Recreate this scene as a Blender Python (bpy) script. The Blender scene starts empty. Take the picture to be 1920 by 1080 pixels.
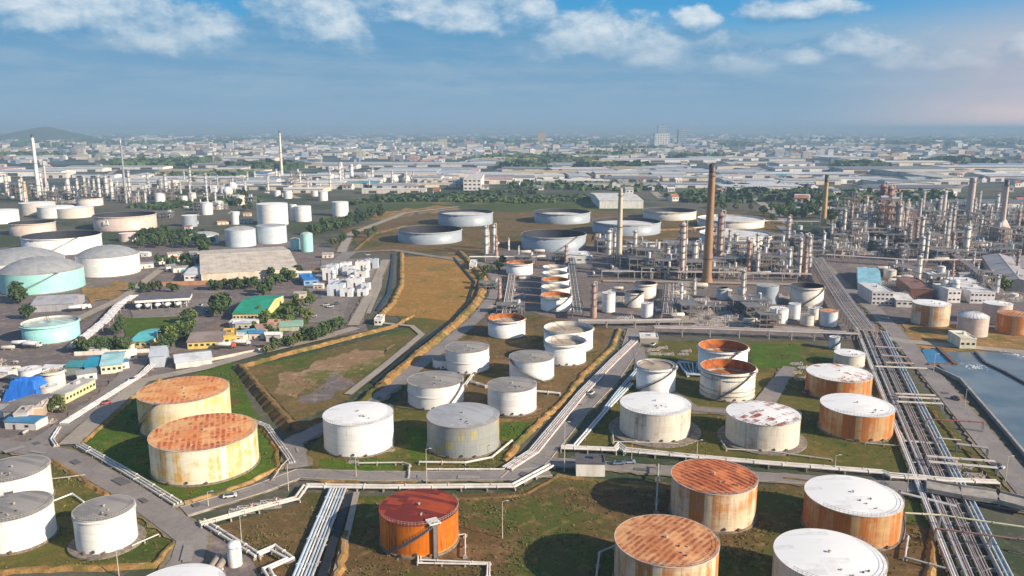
import bpy, math, random
from math import sin, cos, pi, radians, atan2, hypot, sqrt, tan, atan
random.seed(7)
SC = bpy.context.scene
COL = SC.collection
# ------------------------------------------------------------------ camera
FPX, HC = 1470.0, 120.0                       # focal length in px of a 1920 wide frame, height of the drone
PITCH = atan((540 - 241) / FPX)
cam = bpy.data.cameras.new("camera")
cam.sensor_width = 36.0
cam.lens = 36.0 * FPX / 1920.0
cam.clip_start, cam.clip_end = 1.0, 120000.0
camo = bpy.data.objects.new("camera", cam)
COL.objects.link(camo)
camo.location = (0, 0, HC)
camo.rotation_euler = (pi / 2 - PITCH, 0, 0)
SC.camera = camo
SC.view_settings.view_transform = 'Standard'
SC.view_settings.look = 'None'
EXPO = 0.72
SC.view_settings.exposure = EXPO
SC.view_settings.gamma = 1.0
SC.cycles.use_denoising = True
SC.cycles.max_bounces = 6
SC.cycles.volume_bounces = 1
# ------------------------------------------------------------------ sun
SUN_EL, SUN_AZ = 25.0, 117.0                  # elevation, compass angle clockwise from +Y
sl = bpy.data.lights.new("sun", 'SUN')
sl.energy = 5.0
sl.angle = radians(0.5)
sl.color = (1.0, 0.85, 0.66)
slo = bpy.data.objects.new("sun", sl)
COL.objects.link(slo)
slo.rotation_euler = (radians(90 - SUN_EL), 0, radians(180 - SUN_AZ))


# ------------------------------------------------------------------ node helper
class NT:
    def __init__(self, nt):
        self.nt = nt

    def n(self, typ, ins=None, **props):
        nd = self.nt.nodes.new(typ)
        for k, v in props.items():
            setattr(nd, k, v)
        for k, v in (ins or {}).items():
            self.put(nd.inputs[k], v)
        return nd

    def put(self, sock, v):
        if isinstance(v, bpy.types.NodeSocket):
            self.nt.links.new(v, sock)
        elif isinstance(v, bpy.types.Node):
            self.nt.links.new(v.outputs[0], sock)
        else:
            if sock.type == 'RGBA' and len(v) == 3:
                v = (*v, 1)
            sock.default_value = v

    def m(self, op, a, b=0.0, c=None, clamp=False):
        nd = self.n('ShaderNodeMath', operation=op, use_clamp=clamp)
        self.put(nd.inputs[0], a)
        self.put(nd.inputs[1], b)
        if c is not None:
            self.put(nd.inputs[2], c)
        return nd.outputs[0]

    def v(self, op, a, b=None, scale=None):
        nd = self.n('ShaderNodeVectorMath', operation=op)
        self.put(nd.inputs[0], a)
        if b is not None:
            self.put(nd.inputs[1], b)
        if scale is not None:
            self.put(nd.inputs['Scale'], scale)
        return nd.outputs['Value'] if op in ('LENGTH', 'DOT_PRODUCT', 'DISTANCE') else nd.outputs[0]

    def mix(self, fac, a, b, blend='MIX'):
        nd = self.n('ShaderNodeMix', data_type='RGBA', blend_type=blend)
        self.put(nd.inputs[0], fac)
        self.put(nd.inputs[6], a)
        self.put(nd.inputs[7], b)
        return nd.outputs[2]

    def rng(self, x, a, b, c=0.0, d=1.0, smooth=True):
        nd = self.n('ShaderNodeMapRange', interpolation_type='SMOOTHSTEP' if smooth else 'LINEAR')
        for i, q in enumerate((x, a, b, c, d)):
            self.put(nd.inputs[i], q)
        return nd.outputs[0]

    def noise(self, vec, scale, detail=3.0, rough=0.55):
        return self.n('ShaderNodeTexNoise', {'Vector': vec, 'Scale': scale, 'Detail': detail, 'Roughness': rough}).outputs[0]

    def sep(self, vec):
        return self.n('ShaderNodeSeparateXYZ', {0: vec}).outputs

    def com(self, x, y, z):
        return self.n('ShaderNodeCombineXYZ', {0: x, 1: y, 2: z}).outputs[0]


def raydir(px, py):
    a, b = px - 960, -(py - 540)
    return (a, FPX * cos(PITCH) + b * sin(PITCH), -FPX * sin(PITCH) + b * cos(PITCH))


def azel(px, py):
    d = raydir(px, py)
    l = sqrt(sum(q * q for q in d))
    return atan2(d[0], d[1]), math.asin(d[2] / l)


# ------------------------------------------------------------------ world: Nishita sky with clouds drawn by direction
W = bpy.data.worlds.new("World")
SC.world = W
W.use_nodes = True
W.node_tree.nodes.clear()
W.cycles.sampling_method = 'MANUAL'
W.cycles.sample_map_resolution = 256
w = NT(W.node_tree)
sky = w.n('ShaderNodeTexSky', sky_type='NISHITA', sun_disc=False, sun_elevation=radians(SUN_EL),
          sun_rotation=radians(SUN_AZ), altitude=50, air_density=1.0, dust_density=0.6, ozone_density=1.6)
gen = w.n('ShaderNodeTexCoord').outputs['Generated']
dx, dy, dz = w.sep(w.v('NORMALIZE', gen))
az = w.m('ARCTAN2', dx, dy)
el = w.m('ARCSINE', dz)
pv = w.com(az, el, 0.0)
# clear-air colour by elevation (radiance seen at exposure 0, so divided by the exposure)
ES = 2.0 ** -EXPO


def sc3(c):
    return tuple(q * ES for q in c)


ramp = w.n('ShaderNodeValToRGB', {0: w.rng(el, 0.0, 0.30, smooth=False)})
cr = ramp.color_ramp
cr.elements[0].position, cr.elements[0].color = 0.0, (*sc3((.27, .40, .55)), 1)
cr.elements[1].position, cr.elements[1].color = 1.0, (*sc3((.03, .22, .56)), 1)
for p_, c_ in ((0.12, (.275, .43, .585)), (0.32, (.235, .44, .62)), (0.43, (.10, .38, .68)), (0.56, (.048, .325, .67))):
    e_ = cr.elements.new(p_)
    e_.color = (*sc3(c_), 1)
nis = w.v('SCALE', sky.outputs[0], scale=0.105)
base = w.mix(w.rng(el, 0.20, 0.50), ramp.outputs[0], nis)
warm = w.m('MULTIPLY', w.rng(az, 0.32, 0.62), w.rng(el, 0.17, 0.02))
base = w.mix(w.m('MULTIPLY', warm, 0.9), base, sc3((.80, .64, .64)))
# cloud density group, evaluated twice so that the side turned to the sun comes out brighter
grp = bpy.data.node_groups.new("cloud_density", 'ShaderNodeTree')
grp.interface.new_socket("Vector", in_out='INPUT', socket_type='NodeSocketVector')
grp.interface.new_socket("Density", in_out='OUTPUT', socket_type='NodeSocketFloat')
g = NT(grp)
gi, go = g.n('NodeGroupInput'), g.n('NodeGroupOutput')
warp = g.n('ShaderNodeTexNoise', {'Vector': gi.outputs[0], 'Scale': 14.0, 'Detail': 2.0}).outputs['Color']
pw = g.v('ADD', gi.outputs[0], g.v('MULTIPLY', g.v('SUBTRACT', warp, (0.5, 0.5, 0.5)), (0.06, 0.025, 0)))
CL = [(640, 50, 180, 92, 1.55), (760, 16, 150, 84, 1.3), (880, 40, 180, 66, 1.2), (560, 84, 90, 30, .9), (90, 40, 250, 82, 1.4), (290, 66, 200, 70, 1.25),
      (30, 4, 200, 50, 1.1), (385, 84, 80, 30, .9), (1090, 84, 180, 74, 1.35), (1230, 100, 180, 56, 1.15), (1370, 118, 130, 42, .95), (1120, 48, 90, 30, .9),
      (1500, 100, 90, 34, .9), (1590, 80, 80, 38, .95), (1670, 104, 90, 28, .7), (1295, 30, 56, 26, .75), (1490, 2, 90, 22, .7), (1912, 72, 40, 28, .9), (1770, 102, 80, 22, .7),
      (720, 168, 420, 62, .75), (220, 160, 420, 64, .8), (1200, 172, 420, 60, .75), (960, 22, 90, 60, .8), (1640, 160, 300, 56, .55), (340, 214, 480, 36, .5), (1300, 214, 480, 30, .45)]
acc = None
for px, py, sx, sy, st in CL:
    a0, e0 = azel(px, py + (14 if py < 130 else 0))
    d_ = g.v('LENGTH', g.v('MULTIPLY', g.v('SUBTRACT', pw, (a0, e0, 0)), (FPX / sx, FPX / sy, 0)))
    b_ = g.m('MULTIPLY', g.m('SUBTRACT', 1.0, d_), st)
    acc = b_ if acc is None else g.m('SMOOTH_MAX', acc, b_, 0.12)
fb = g.n('ShaderNodeTexNoise', {'Vector': g.v('MULTIPLY', gi.outputs[0], (1, 1.7, 1)), 'Scale': 12.0, 'Detail': 11.0, 'Roughness': 0.64}).outputs[0]
dens = g.m('ADD', g.m('MULTIPLY_ADD', fb, 1.75, -0.78), g.m('MAXIMUM', acc, -0.6))
g.put(go.inputs[0], dens)


def cd(vec):
    return w.n('ShaderNodeGroup', {0: vec}, node_tree=grp).outputs[0]


d0 = cd(pv)
d1 = cd(w.v('ADD', pv, (0.005, 0.009, 0)))
d2 = cd(w.v('ADD', pv, (0.008, 0.036, 0)))
lit = w.m('ADD', w.m('MULTIPLY', w.m('SUBTRACT', d0, d1), 1.5), w.m('MULTIPLY', w.m('SUBTRACT', d0, d2), 0.9))
lit = w.rng(lit, -0.1, 2.0)
lit = w.m('MULTIPLY', lit, w.rng(el, 0.03, 0.085, 0.5, 1.0))
ccol = w.mix(lit, sc3((.125, .34, .575)), sc3((.74, .82, .88)))
ccol = w.mix(w.rng(el, 0.125, 0.03, 0, .85), ccol, sc3((.25, .41, .57)))
cmask = w.m('MULTIPLY', w.rng(d0, -0.08, 0.26), w.rng(el, 0.0, 0.05))
cmask = w.m('MULTIPLY', cmask, w.rng(el, 0.5, 0.22, 0.25, 0.95))
ccol = w.mix(w.m('MULTIPLY', warm, 0.6), ccol, sc3((.72, .58, .58)))
# thin grey sheets of stratus low over the horizon
st_ = w.noise(w.com(w.m('MULTIPLY', az, 5.0), w.m('MULTIPLY', el, 46.0), 2.0), 1.0, 6, .6)
st2 = w.noise(w.com(w.m('MULTIPLY', az, 16.0), w.m('MULTIPLY', el, 60.0), 7.0), 1.0, 6, .6)
sf = w.m('MULTIPLY', w.rng(w.m('MULTIPLY_ADD', st_, .65, w.m('MULTIPLY', st2, .35)), .40, .62), w.m('MULTIPLY', w.rng(el, .012, .05), w.rng(el, .14, .07)))
base = w.mix(w.m('MULTIPLY', sf, .75), base, sc3((.34, .48, .61)))
ccol = w.mix(w.m('MULTIPLY', sf, .45), ccol, sc3((.34, .48, .62)))
final = w.mix(cmask, base, ccol)
bg = w.n('ShaderNodeBackground', {'Color': final, 'Strength': 1.0})
w.n('ShaderNodeOutputWorld', {0: bg})


# ------------------------------------------------------------------ placing
def G(px, py, z=0.0):
    d = raydir(px, py)
    t = (z - HC) / d[2]
    return (t * d[0], t * d[1])


def hgt(px, py, P):
    """height over the ground point P whose picture lies in row py"""
    d = raydir(px, py)
    return HC + P[1] / d[1] * d[2]


def proj(x, y, z):
    zz = z - HC
    dep = y * cos(PITCH) - zz * sin(PITCH)
    up = y * sin(PITCH) + zz * cos(PITCH)
    return 960 + FPX * x / dep, 540 - FPX * up / dep


# ------------------------------------------------------------------ mesh builder
class MB:
    def __init__(self):
        self.v, self.f, self.s = [], [], []

    def add(self, vs, fs, smooth=False):
        o = len(self.v)
        self.v += vs
        self.f += [tuple(i + o for i in q) for q in fs]
        self.s += [smooth] * len(fs)
        return self

    def box(self, cx, cy, cz, sx, sy, sz, rz=0.0):
        c, s = cos(rz), sin(rz)
        vs = []
        for k in (-.5, .5):
            for a, b in ((-.5, -.5), (.5, -.5), (.5, .5), (-.5, .5)):
                x, y = a * sx, b * sy
                vs.append((cx + x * c - y * s, cy + x * s + y * c, cz + k * sz))
        return self.add(vs, [(3, 2, 1, 0), (4, 5, 6, 7), (0, 1, 5, 4), (1, 2, 6, 5), (2, 3, 7, 6), (3, 0, 4, 7)])

    def lathe(self, prof, n=32, x=0.0, y=0.0, smooth=True, a0=0.0, a1=2 * pi):
        full = abs(a1 - a0 - 2 * pi) < 1e-6
        m = n if full else n + 1
        vs = [(x + r * cos(a0 + (a1 - a0) * i / n), y + r * sin(a0 + (a1 - a0) * i / n), z) for r, z in prof for i in range(m)]
        fs = []
        for j in range(len(prof) - 1):
            for i in range(n):
                k = (i + 1) % m
                fs.append((j * m + i, j * m + k, (j + 1) * m + k, (j + 1) * m + i))
        return self.add(vs, fs, smooth)

    def disc(self, r, z, n=32, x=0.0, y=0.0, apex=None, smooth=False):
        vs = [(x + r * cos(2 * pi * i / n), y + r * sin(2 * pi * i / n), z) for i in range(n)]
        if apex is None:
            return self.add(vs, [tuple(range(n))], smooth)
        vs.append((x, y, apex))
        return self.add(vs, [(i, (i + 1) % n, n) for i in range(n)], smooth)

    def cyl(self, x, y, z0, z1, r0, r1=None, n=16):
        r1 = r0 if r1 is None else r1
        self.lathe([(r0, z0), (r1, z1)], n, x, y)
        self.disc(r1, z1, n, x, y)
        return self

    def ring(self, ri, ro, z0, z1, n=48, x=0.0, y=0.0):
        self.lathe([(ro, z0), (ro, z1)], n, x, y)
        self.lathe([(ro, z1), (ri, z1)], n, x, y)
        self.lathe([(ri, z1), (ri, z0)], n, x, y)
        self.lathe([(ri, z0), (ro, z0)], n, x, y)
        return self

    def tube(self, p, q, r, n=6, caps=True):
        d = [q[i] - p[i] for i in range(3)]
        L = sqrt(sum(t * t for t in d)) or 1e-6
        d = [t / L for t in d]
        u = (0, 0, 1) if abs(d[2]) < .9 else (1, 0, 0)
        a = (d[1] * u[2] - d[2] * u[1], d[2] * u[0] - d[0] * u[2], d[0] * u[1] - d[1] * u[0])
        l = sqrt(sum(t * t for t in a))
        a = [t / l for t in a]
        b = (d[1] * a[2] - d[2] * a[1], d[2] * a[0] - d[0] * a[2], d[0] * a[1] - d[1] * a[0])
        vs = []
        for e in (p, q):
            for i in range(n):
                t = 2 * pi * i / n
                vs.append(tuple(e[k] + r * (a[k] * cos(t) + b[k] * sin(t)) for k in range(3)))
        self.add(vs, [(i, n + i, n + (i + 1) % n, (i + 1) % n) for i in range(n)], n > 4)
        if caps:
            self.add(vs, [tuple(range(n)), tuple(range(2 * n - 1, n - 1, -1))])
        return self

    def path(self, pts, r, n=6):
        for i in range(len(pts) - 1):
            p, q = pts[i], pts[i + 1]
            L = sqrt(sum((q[k] - p[k]) ** 2 for k in range(3))) or 1e-6
            e = [(q[k] - p[k]) / L * r * .7 for k in range(3)]
            self.tube([p[k] - (e[k] if i else 0) for k in range(3)], [q[k] + (e[k] if i < len(pts) - 2 else 0) for k in range(3)], r, n)
        return self

    def collars(self, pts, r, step):
        for i in range(len(pts) - 1):
            p, q = pts[i], pts[i + 1]
            L = sqrt(sum((q[k] - p[k]) ** 2 for k in range(3))) or 1e-6
            n = int(L / step)
            for j in range(n):
                m_ = (j + .5) / n * L
                self.tube([p[k] + (q[k] - p[k]) * (m_ - .12) / L for k in range(3)], [p[k] + (q[k] - p[k]) * (m_ + .12) / L for k in range(3)], r, 8)
        return self

    def prism(self, poly, z0, z1):
        n = len(poly)
        vs = [(x, y, z0) for x, y in poly] + [(x, y, z1) for x, y in poly]
        return self.add(vs, [tuple(range(n - 1, -1, -1)), tuple(range(n, 2 * n))] + [(i, (i + 1) % n, n + (i + 1) % n, n + i) for i in range(n)])

    def gable(self, sx, sy, z0, z1, over=0.4, th=0.25):
        """two roof slopes with the ridge along x"""
        hx, hy = sx / 2 + over, sy / 2 + over
        for s in (-1, 1):
            vs = [(-hx, s * hy, z0), (hx, s * hy, z0), (hx, 0, z1), (-hx, 0, z1)]
            vs += [(a, b, c + th) for a, b, c in vs]
            f = [(0, 1, 2, 3), (7, 6, 5, 4), (0, 4, 5, 1), (1, 5, 6, 2), (3, 7, 4, 0)]
            if s > 0:
                f = [q[::-1] for q in f]
            self.add(vs, f)
        return self

    def mesh(self, name, mat):
        me = bpy.data.meshes.new(name)
        me.from_pydata(self.v, [], self.f)
        me.polygons.foreach_set('use_smooth', self.s)
        if mat is not None:
            me.materials.append(mat)
        return me

    def build(self, name, mat, parent=None, color=None, loc=None):
        o = bpy.data.objects.new(name, self.mesh(name, mat))
        COL.objects.link(o)
        if parent is not None:
            o.parent = parent
        if color is not None:
            o.color = (*color, 1)
        if loc is not None:
            o.location = loc
        return o


def tag(o, label, cat, group=None):
    o['label'] = label
    o['category'] = cat
    if group:
        o['group'] = group
    return o


def thing(name, label, cat, x, y, z=0.0, rz=0.0, group=None):
    o = bpy.data.objects.new(name, None)
    o.empty_display_size = 1.0
    COL.objects.link(o)
    o.location = (x, y, z)
    o.rotation_euler = (0, 0, rz)
    return tag(o, label, cat, group)


def kids():
    d = {}
    for o in bpy.data.objects:
        if o.parent is not None:
            d.setdefault(o.parent.name, []).append(o)
    return d


def dup(root, K, x, y, z=0.0, rz=0.0, sc=None, label=None, group=None, colors=None):
    r = root.copy()
    COL.objects.link(r)
    r.location = (x, y, z)
    r.rotation_euler = (0, 0, rz)
    if sc is not None:
        r.scale = sc
    if label:
        r['label'] = label
    if group:
        r['group'] = group
    if colors and root.type == 'MESH' and 'body' in colors:
        r.color = (*colors['body'], 1)

    def rec(o, po):
        for ch in K.get(o.name, []):
            c = ch.copy()
            COL.objects.link(c)
            c.parent = po
            b = ch.name.split('.')[0]
            if colors and b in colors:
                c.color = (*colors[b], 1)
            rec(ch, c)
    rec(root, r)
    return r


# ------------------------------------------------------------------ materials
def newmat(name):
    m = bpy.data.materials.new(name)
    m.use_nodes = True
    t = NT(m.node_tree)
    bs = m.node_tree.nodes['Principled BSDF']
    return m, t, bs


def objco(t):
    return t.n('ShaderNodeTexCoord').outputs['Object']


def worldco(t):
    return t.n('ShaderNodeNewGeometry').outputs['Position']


def plain(name, col, rough=0.6, var=0.25, scale=0.5, metal=0.0, world=True, col2=None):
    m, t, bs = newmat(name)
    co = worldco(t) if world else objco(t)
    nz = t.noise(co, scale, 4)
    c2 = col2 or tuple(q * (1 - var) for q in col)
    t.put(bs.inputs['Base Color'], t.mix(t.rng(nz, .35, .68), col, c2))
    bs.inputs['Roughness'].default_value = rough
    bs.inputs['Metallic'].default_value = metal
    return m


def painted(name, rough=0.6, var=0.3, scale=0.25, streak=True):
    """takes its colour from the object, with weathering on top"""
    m, t, bs = newmat(name)
    c = t.n('ShaderNodeObjectInfo').outputs['Color']
    co = worldco(t)
    if streak:
        co = t.v('MULTIPLY', co, (1, 1, .25))
    nz = t.noise(co, scale, 5, .65)
    dk = t.mix(1.0, c, (1 - var, 1 - var * 1.1, 1 - var * 1.25), 'MULTIPLY')
    t.put(bs.inputs['Base Color'], t.mix(t.rng(nz, .38, .7), c, dk))
    bs.inputs['Roughness'].default_value = rough
    return m


def ground(name, stops, scale=0.02, fine=0.35, bump=0.0, rough=0.95, blotch=None):
    """stops: three colours picked by broad noise, broken up by fine noise"""
    m, t, bs = newmat(name)
    co = worldco(t)
    n1 = t.noise(co, scale, 6, .62)
    n2 = t.noise(co, fine, 4, .7)
    k = t.m('ADD', t.m('MULTIPLY', n1, .72), t.m('MULTIPLY', n2, .28))
    rp = t.n('ShaderNodeValToRGB', {0: k})
    c = rp.color_ramp
    c.elements[0].position, c.elements[0].color = .36, (*stops[0], 1)
    c.elements[1].position, c.elements[1].color = .64, (*stops[2], 1)
    c.elements.new(.5).color = (*stops[1], 1)
    col = rp.outputs[0]
    if blotch:
        bc, bsz, lo, hi = blotch
        col = t.mix(t.rng(t.noise(t.v('ADD', co, (91, 17, 0)), bsz, 5, .6), lo, hi), col, bc)
    n3 = t.noise(co, 1.6, 4, .7)
    col = t.mix(t.rng(n3, .42, .72, 0, .55), col, tuple(q * .35 for q in stops[1]))
    n4 = t.noise(t.v('ADD', co, (37, 51, 0)), .22, 5, .7)
    col = t.mix(t.rng(n4, .50, .72, 0, .5), col, tuple(min(1, q * 1.5) for q in stops[2]))
    t.put(bs.inputs['Base Color'], col)
    bs.inputs['Roughness'].default_value = rough
    bs.inputs['Specular IOR Level'].default_value = .15
    return m


def asphalt(name, c1, c2):
    m, t, bs = newmat(name)
    co = worldco(t)
    a = t.rng(t.noise(co, .06, 5, .65), .35, .7)
    b = t.noise(co, .9, 3, .7)
    col = t.mix(a, c1, c2)
    col = t.mix(t.rng(b, .45, .75, 0, .45), col, tuple(q * .55 for q in c1))
    vo = t.n('ShaderNodeTexVoronoi', {'Vector': co, 'Scale': .11}, feature='DISTANCE_TO_EDGE')
    col = t.mix(t.rng(vo.outputs[0], .012, .0, 0, .5), col, tuple(q * .4 for q in c1))
    t.put(bs.inputs['Base Color'], col)
    bs.inputs['Roughness'].default_value = .85
    return m


def shellmat(name, base, rust, amount, plate=.12, rust2=None, streak=.9, dirt=.25, low=None, pw=6.5, ph=2.3):
    """welded steel plates: plate-to-plate tone, vertical streaks, patches of rust"""
    m, t, bs = newmat(name)
    co = objco(t)
    x, y, z = t.sep(co)
    rad = t.v('LENGTH', t.com(x, y, 0.0))
    u = t.m('MULTIPLY', t.m('ARCTAN2', x, t.m('MULTIPLY', y, -1.0)), rad)
    uv = t.com(u, z, 0.0)
    br = t.n('ShaderNodeTexBrick', {'Vector': uv, 'Color1': (0, 0, 0), 'Color2': (1, 1, 1), 'Mortar': (.5, .5, .5), 'Scale': 1.0,
                                    'Mortar Size': .05, 'Mortar Smooth': .3, 'Brick Width': pw, 'Row Height': ph, 'Bias': 0.0})
    rnd = t.n('ShaderNodeObjectInfo').outputs['Random']
    off = t.com(t.m('MULTIPLY', rnd, 90.0), 0.0, 0.0)
    sv = t.v('ADD', t.com(t.m('MULTIPLY', u, streak), t.m('MULTIPLY', z, .05), 0.0), off)
    s1 = t.noise(sv, .55, 5, .65)
    s2 = t.noise(t.v('ADD', t.com(t.m('MULTIPLY', u, .13), t.m('MULTIPLY', z, .17), 3.0), off), 1.0, 6, .66)
    s3 = t.noise(t.v('ADD', t.com(t.m('MULTIPLY', u, 2.4), t.m('MULTIPLY', z, .16), 9.0), off), 1.0, 3, .6)
    pl = br.outputs[0]
    k = t.m('ADD', t.m('MULTIPLY', s1, .44), t.m('MULTIPLY', s2, .56))
    k = t.m('ADD', k, t.m('MULTIPLY', t.m('SUBTRACT', pl, .5), plate))
    lo = .72 - amount * .42
    fac = t.rng(k, lo - .09, lo + .12)
    col = t.mix(t.m('MULTIPLY', t.rng(s3, .45, .75), dirt), base, tuple(q * .55 for q in base))
    r2 = rust2 or tuple(q * .45 for q in rust)
    rc = t.mix(t.rng(s3, .35, .72), rust, r2)
    col = t.mix(fac, col, rc)
    if low:
        col = t.mix(t.rng(z, low[1], low[2]), low[0], col)
    cz = t.m('FRACT', t.m('DIVIDE', z, 2.35))
    course = t.m('MULTIPLY', t.rng(t.m('ABSOLUTE', t.m('SUBTRACT', cz, .5)), .455, .495), .30)
    col = t.mix(course, col, tuple(q * .4 for q in base))
    cn = t.noise(t.v('ADD', t.com(t.m('MULTIPLY', u, .12), t.m('MULTIPLY', t.m('FLOOR', t.m('DIVIDE', z, 2.35)), 5.3), 1.0), off), 1.0, 2)
    col = t.mix(t.rng(cn, .40, .70, 0, .28), col, tuple(q * .62 for q in base))
    drip = t.m('MULTIPLY', t.rng(s3, .52, .74), t.rng(t.m('ADD', z, t.m('MULTIPLY', s1, 9.0)), 9.0, 16.0, 0, .5))
    col = t.mix(drip, col, tuple(q * .8 for q in rust))
    seam = t.m('MULTIPLY', br.outputs[1], .22)
    col = t.mix(seam, col, tuple(q * .3 for q in base))
    t.put(bs.inputs['Base Color'], col)
    t.put(bs.inputs['Roughness'], t.rng(fac, 0, 1, .45, .85))
    return m


def roofmat(name, base, rust, amount, ang=0.0, row=1.7, length=9.0, seam=(.1, .08, .07), seamw=.08, patch=0.0, patchcol=None, fine=.5):
    """long roof plates laid in parallel rows"""
    m, t, bs = newmat(name)
    co = objco(t)
    rot = t.n('ShaderNodeVectorRotate', {'Vector': co, 'Angle': radians(ang)}, rotation_type='Z_AXIS').outputs[0]
    br = t.n('ShaderNodeTexBrick', {'Vector': rot, 'Color1': (0, 0, 0), 'Color2': (1, 1, 1), 'Mortar': (.5, .5, .5), 'Scale': 1.0,
                                    'Mortar Size': seamw, 'Mortar Smooth': .4, 'Brick Width': length, 'Row Height': row, 'Bias': 0.0})
    rx, ry, rz_ = t.sep(rot)
    n1 = t.noise(t.com(t.m('MULTIPLY', rx, .12), t.m('MULTIPLY', ry, .7), 0.0), 1.0, 5, .65)
    n2 = t.noise(co, fine, 5, .7)
    k = t.m('ADD', t.m('MULTIPLY', br.outputs[0], .34), t.m('MULTIPLY_ADD', n1, .40, t.m('MULTIPLY', n2, .30)))
    th = .80 - amount * .60
    fac = t.rng(k, th - .10, th + .10)
    col = t.mix(fac, base, rust)
    col = t.mix(t.m('MULTIPLY', br.outputs[1], .8 if seamw > .03 else .3), col, seam)
    if patch:
        col = t.mix(t.rng(t.noise(co, .14, 4, .6), .62 - patch * .2, .70 - patch * .2), col, patchcol)
    t.put(bs.inputs['Base Color'], col)
    bs.inputs['Roughness'].default_value = .7
    return m


def striperoof(name, base, base2, rust, ang, pitch, duty=.1, brk=.5, rust2=None, freq=.22, brks=.07):
    """rows of roof plates: dark rows broken into dashes, on a blotched ground"""
    m, t, bs = newmat(name)
    co = objco(t)
    wv = t.n('ShaderNodeTexNoise', {'Vector': co, 'Scale': .25, 'Detail': 2.0}).outputs['Color']
    cw = t.v('ADD', co, t.v('MULTIPLY', t.v('SUBTRACT', wv, (.5, .5, .5)), (1.4, 1.4, 0)))
    rot = t.n('ShaderNodeVectorRotate', {'Vector': cw, 'Angle': radians(ang)}, rotation_type='Z_AXIS').outputs[0]
    rx, ry, rz_ = t.sep(rot)
    k = t.m('DIVIDE', ry, pitch)
    row = t.m('FLOOR', k)
    s = t.m('SINE', t.m('MULTIPLY', t.m('SUBTRACT', k, row), pi))
    wob = t.m('MULTIPLY_ADD', t.noise(co, .9, 3), .5, -.25)
    mask = t.rng(t.m('ADD', s, wob), duty, duty + .35)
    nz = t.noise(t.com(t.m('MULTIPLY', rx, freq), t.m('MULTIPLY', row, 7.31), t.m('SINE', t.m('MULTIPLY', row, 12.9))), 1.0, 6, .75)
    big = t.noise(co, .09, 3)
    bk = t.rng(t.m('ADD', t.m('MULTIPLY', nz, .75), t.m('MULTIPLY', big, .25)), brk - brks, brk + brks)
    b = t.mix(t.rng(t.noise(co, .16, 4, .65), .4, .64), base, base2)
    b = t.mix(t.rng(t.noise(t.com(t.m('MULTIPLY', rx, .1), t.m('MULTIPLY', row, 3.7), 5.0), 1.0, 2), .4, .7, 0, .6), b, base2)
    r = t.mix(t.rng(t.noise(co, .5, 3), .4, .65), rust, rust2 or tuple(q * .5 for q in rust))
    pz = t.rng(t.noise(t.v('ADD', co, (13, 29, 0)), .11, 5, .65), .46, .60)
    b = t.mix(t.m('MULTIPLY', pz, .55), b, tuple(min(.8, q * 1.55 + .03) for q in base))
    t.put(bs.inputs['Base Color'], t.mix(t.m('MULTIPLY', t.m('MULTIPLY', mask, bk), t.m('SUBTRACT', 1.0, t.m('MULTIPLY', pz, .7))), b, r))
    bs.inputs['Roughness'].default_value = .75
    return m
# ------------------------------------------------------------------ material library
M = {}
M['paint'] = painted("painted_metal", .5, .22)
M['wall'] = painted("rendered_wall", .8, .25, .3)
M['roofing'] = painted("sheet_roofing", .6, .30, .12, False)
M['steel'] = plain("galvanised_steel", (.34, .34, .35), .5, .4, .6)
M['dark_steel'] = plain("dark_steel", (.07, .065, .07), .7, .3, .8)
M['brown_steel'] = plain("rusty_steel", (.20, .10, .06), .8, .5, .8)
M['concrete'] = plain("concrete", (.36, .33, .29), .9, .35, .3)
M['gravel'] = plain("gravel_ring", (.24, .20, .16), .95, .5, .9)
M['rail'] = plain("handrail_paint", (.42, .38, .33), .6, .3, .5)
M['stairs'] = plain("stair_steel", (.16, .15, .15), .7, .3, .5)
M['black'] = plain("black_rubber", (.02, .02, .022), .8, .2, 1)
M['glass'] = plain("window_glass", (.03, .045, .06), .15, .3, .4)
M['deck'] = plain("grating_deck", (.20, .19, .19), .7, .4, .7)
M['bark'] = plain("bark", (.09, .06, .04), .9, .4, 2, world=False)

gm = {}
gm['plain'] = ground("plain_ground", ((.13, .115, .10), (.10, .10, .07), (.17, .13, .10)), .006, .08, blotch=((.045, .065, .03), .004, .48, .56))
gm['lawn'] = ground("yard_grass", ((.085, .15, .010), (.055, .105, .008), (.12, .135, .016)), .05, .6, blotch=((.15, .09, .025), .035, .58, .70))
gm['olive'] = ground("olive_grass", ((.15, .115, .03), (.09, .095, .018), (.19, .12, .04)), .05, .5, blotch=((.05, .075, .012), .03, .54, .64))
gm['brown'] = ground("brown_field", ((.18, .11, .05), (.13, .085, .034), (.23, .14, .065)), .04, .4, blotch=((.08, .075, .015), .022, .5, .62))
gm['dark'] = ground("dark_field", ((.16, .088, .04), (.11, .07, .026), (.25, .145, .07)), .045, .5, blotch=((.075, .095, .016), .022, .46, .60))
gm['dry'] = ground("dry_grass_field", ((.35, .175, .042), (.28, .16, .038), (.41, .21, .06)), .03, .35, blotch=((.17, .145, .035), .02, .54, .68))
gm['dirt'] = ground("bare_dirt", ((.32, .21, .125), (.25, .15, .08), (.36, .25, .16)), .03, .3, blotch=((.13, .13, .03), .02, .52, .6))
gm['orange'] = ground("orange_earth", ((.35, .20, .075), (.25, .145, .05), (.42, .26, .11)), .06, .7, blotch=((.13, .12, .03), .06, .48, .62))
gm['green'] = ground("meadow", ((.075, .10, .025), (.05, .075, .02), (.13, .12, .035)), .012, .2, blotch=((.22, .13, .05), .012, .58, .68))
gm['field2'] = ground("mixed_field", ((.19, .12, .05), (.12, .095, .03), (.23, .14, .06)), .025, .4, blotch=((.065, .10, .012), .016, .50, .60))
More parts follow.
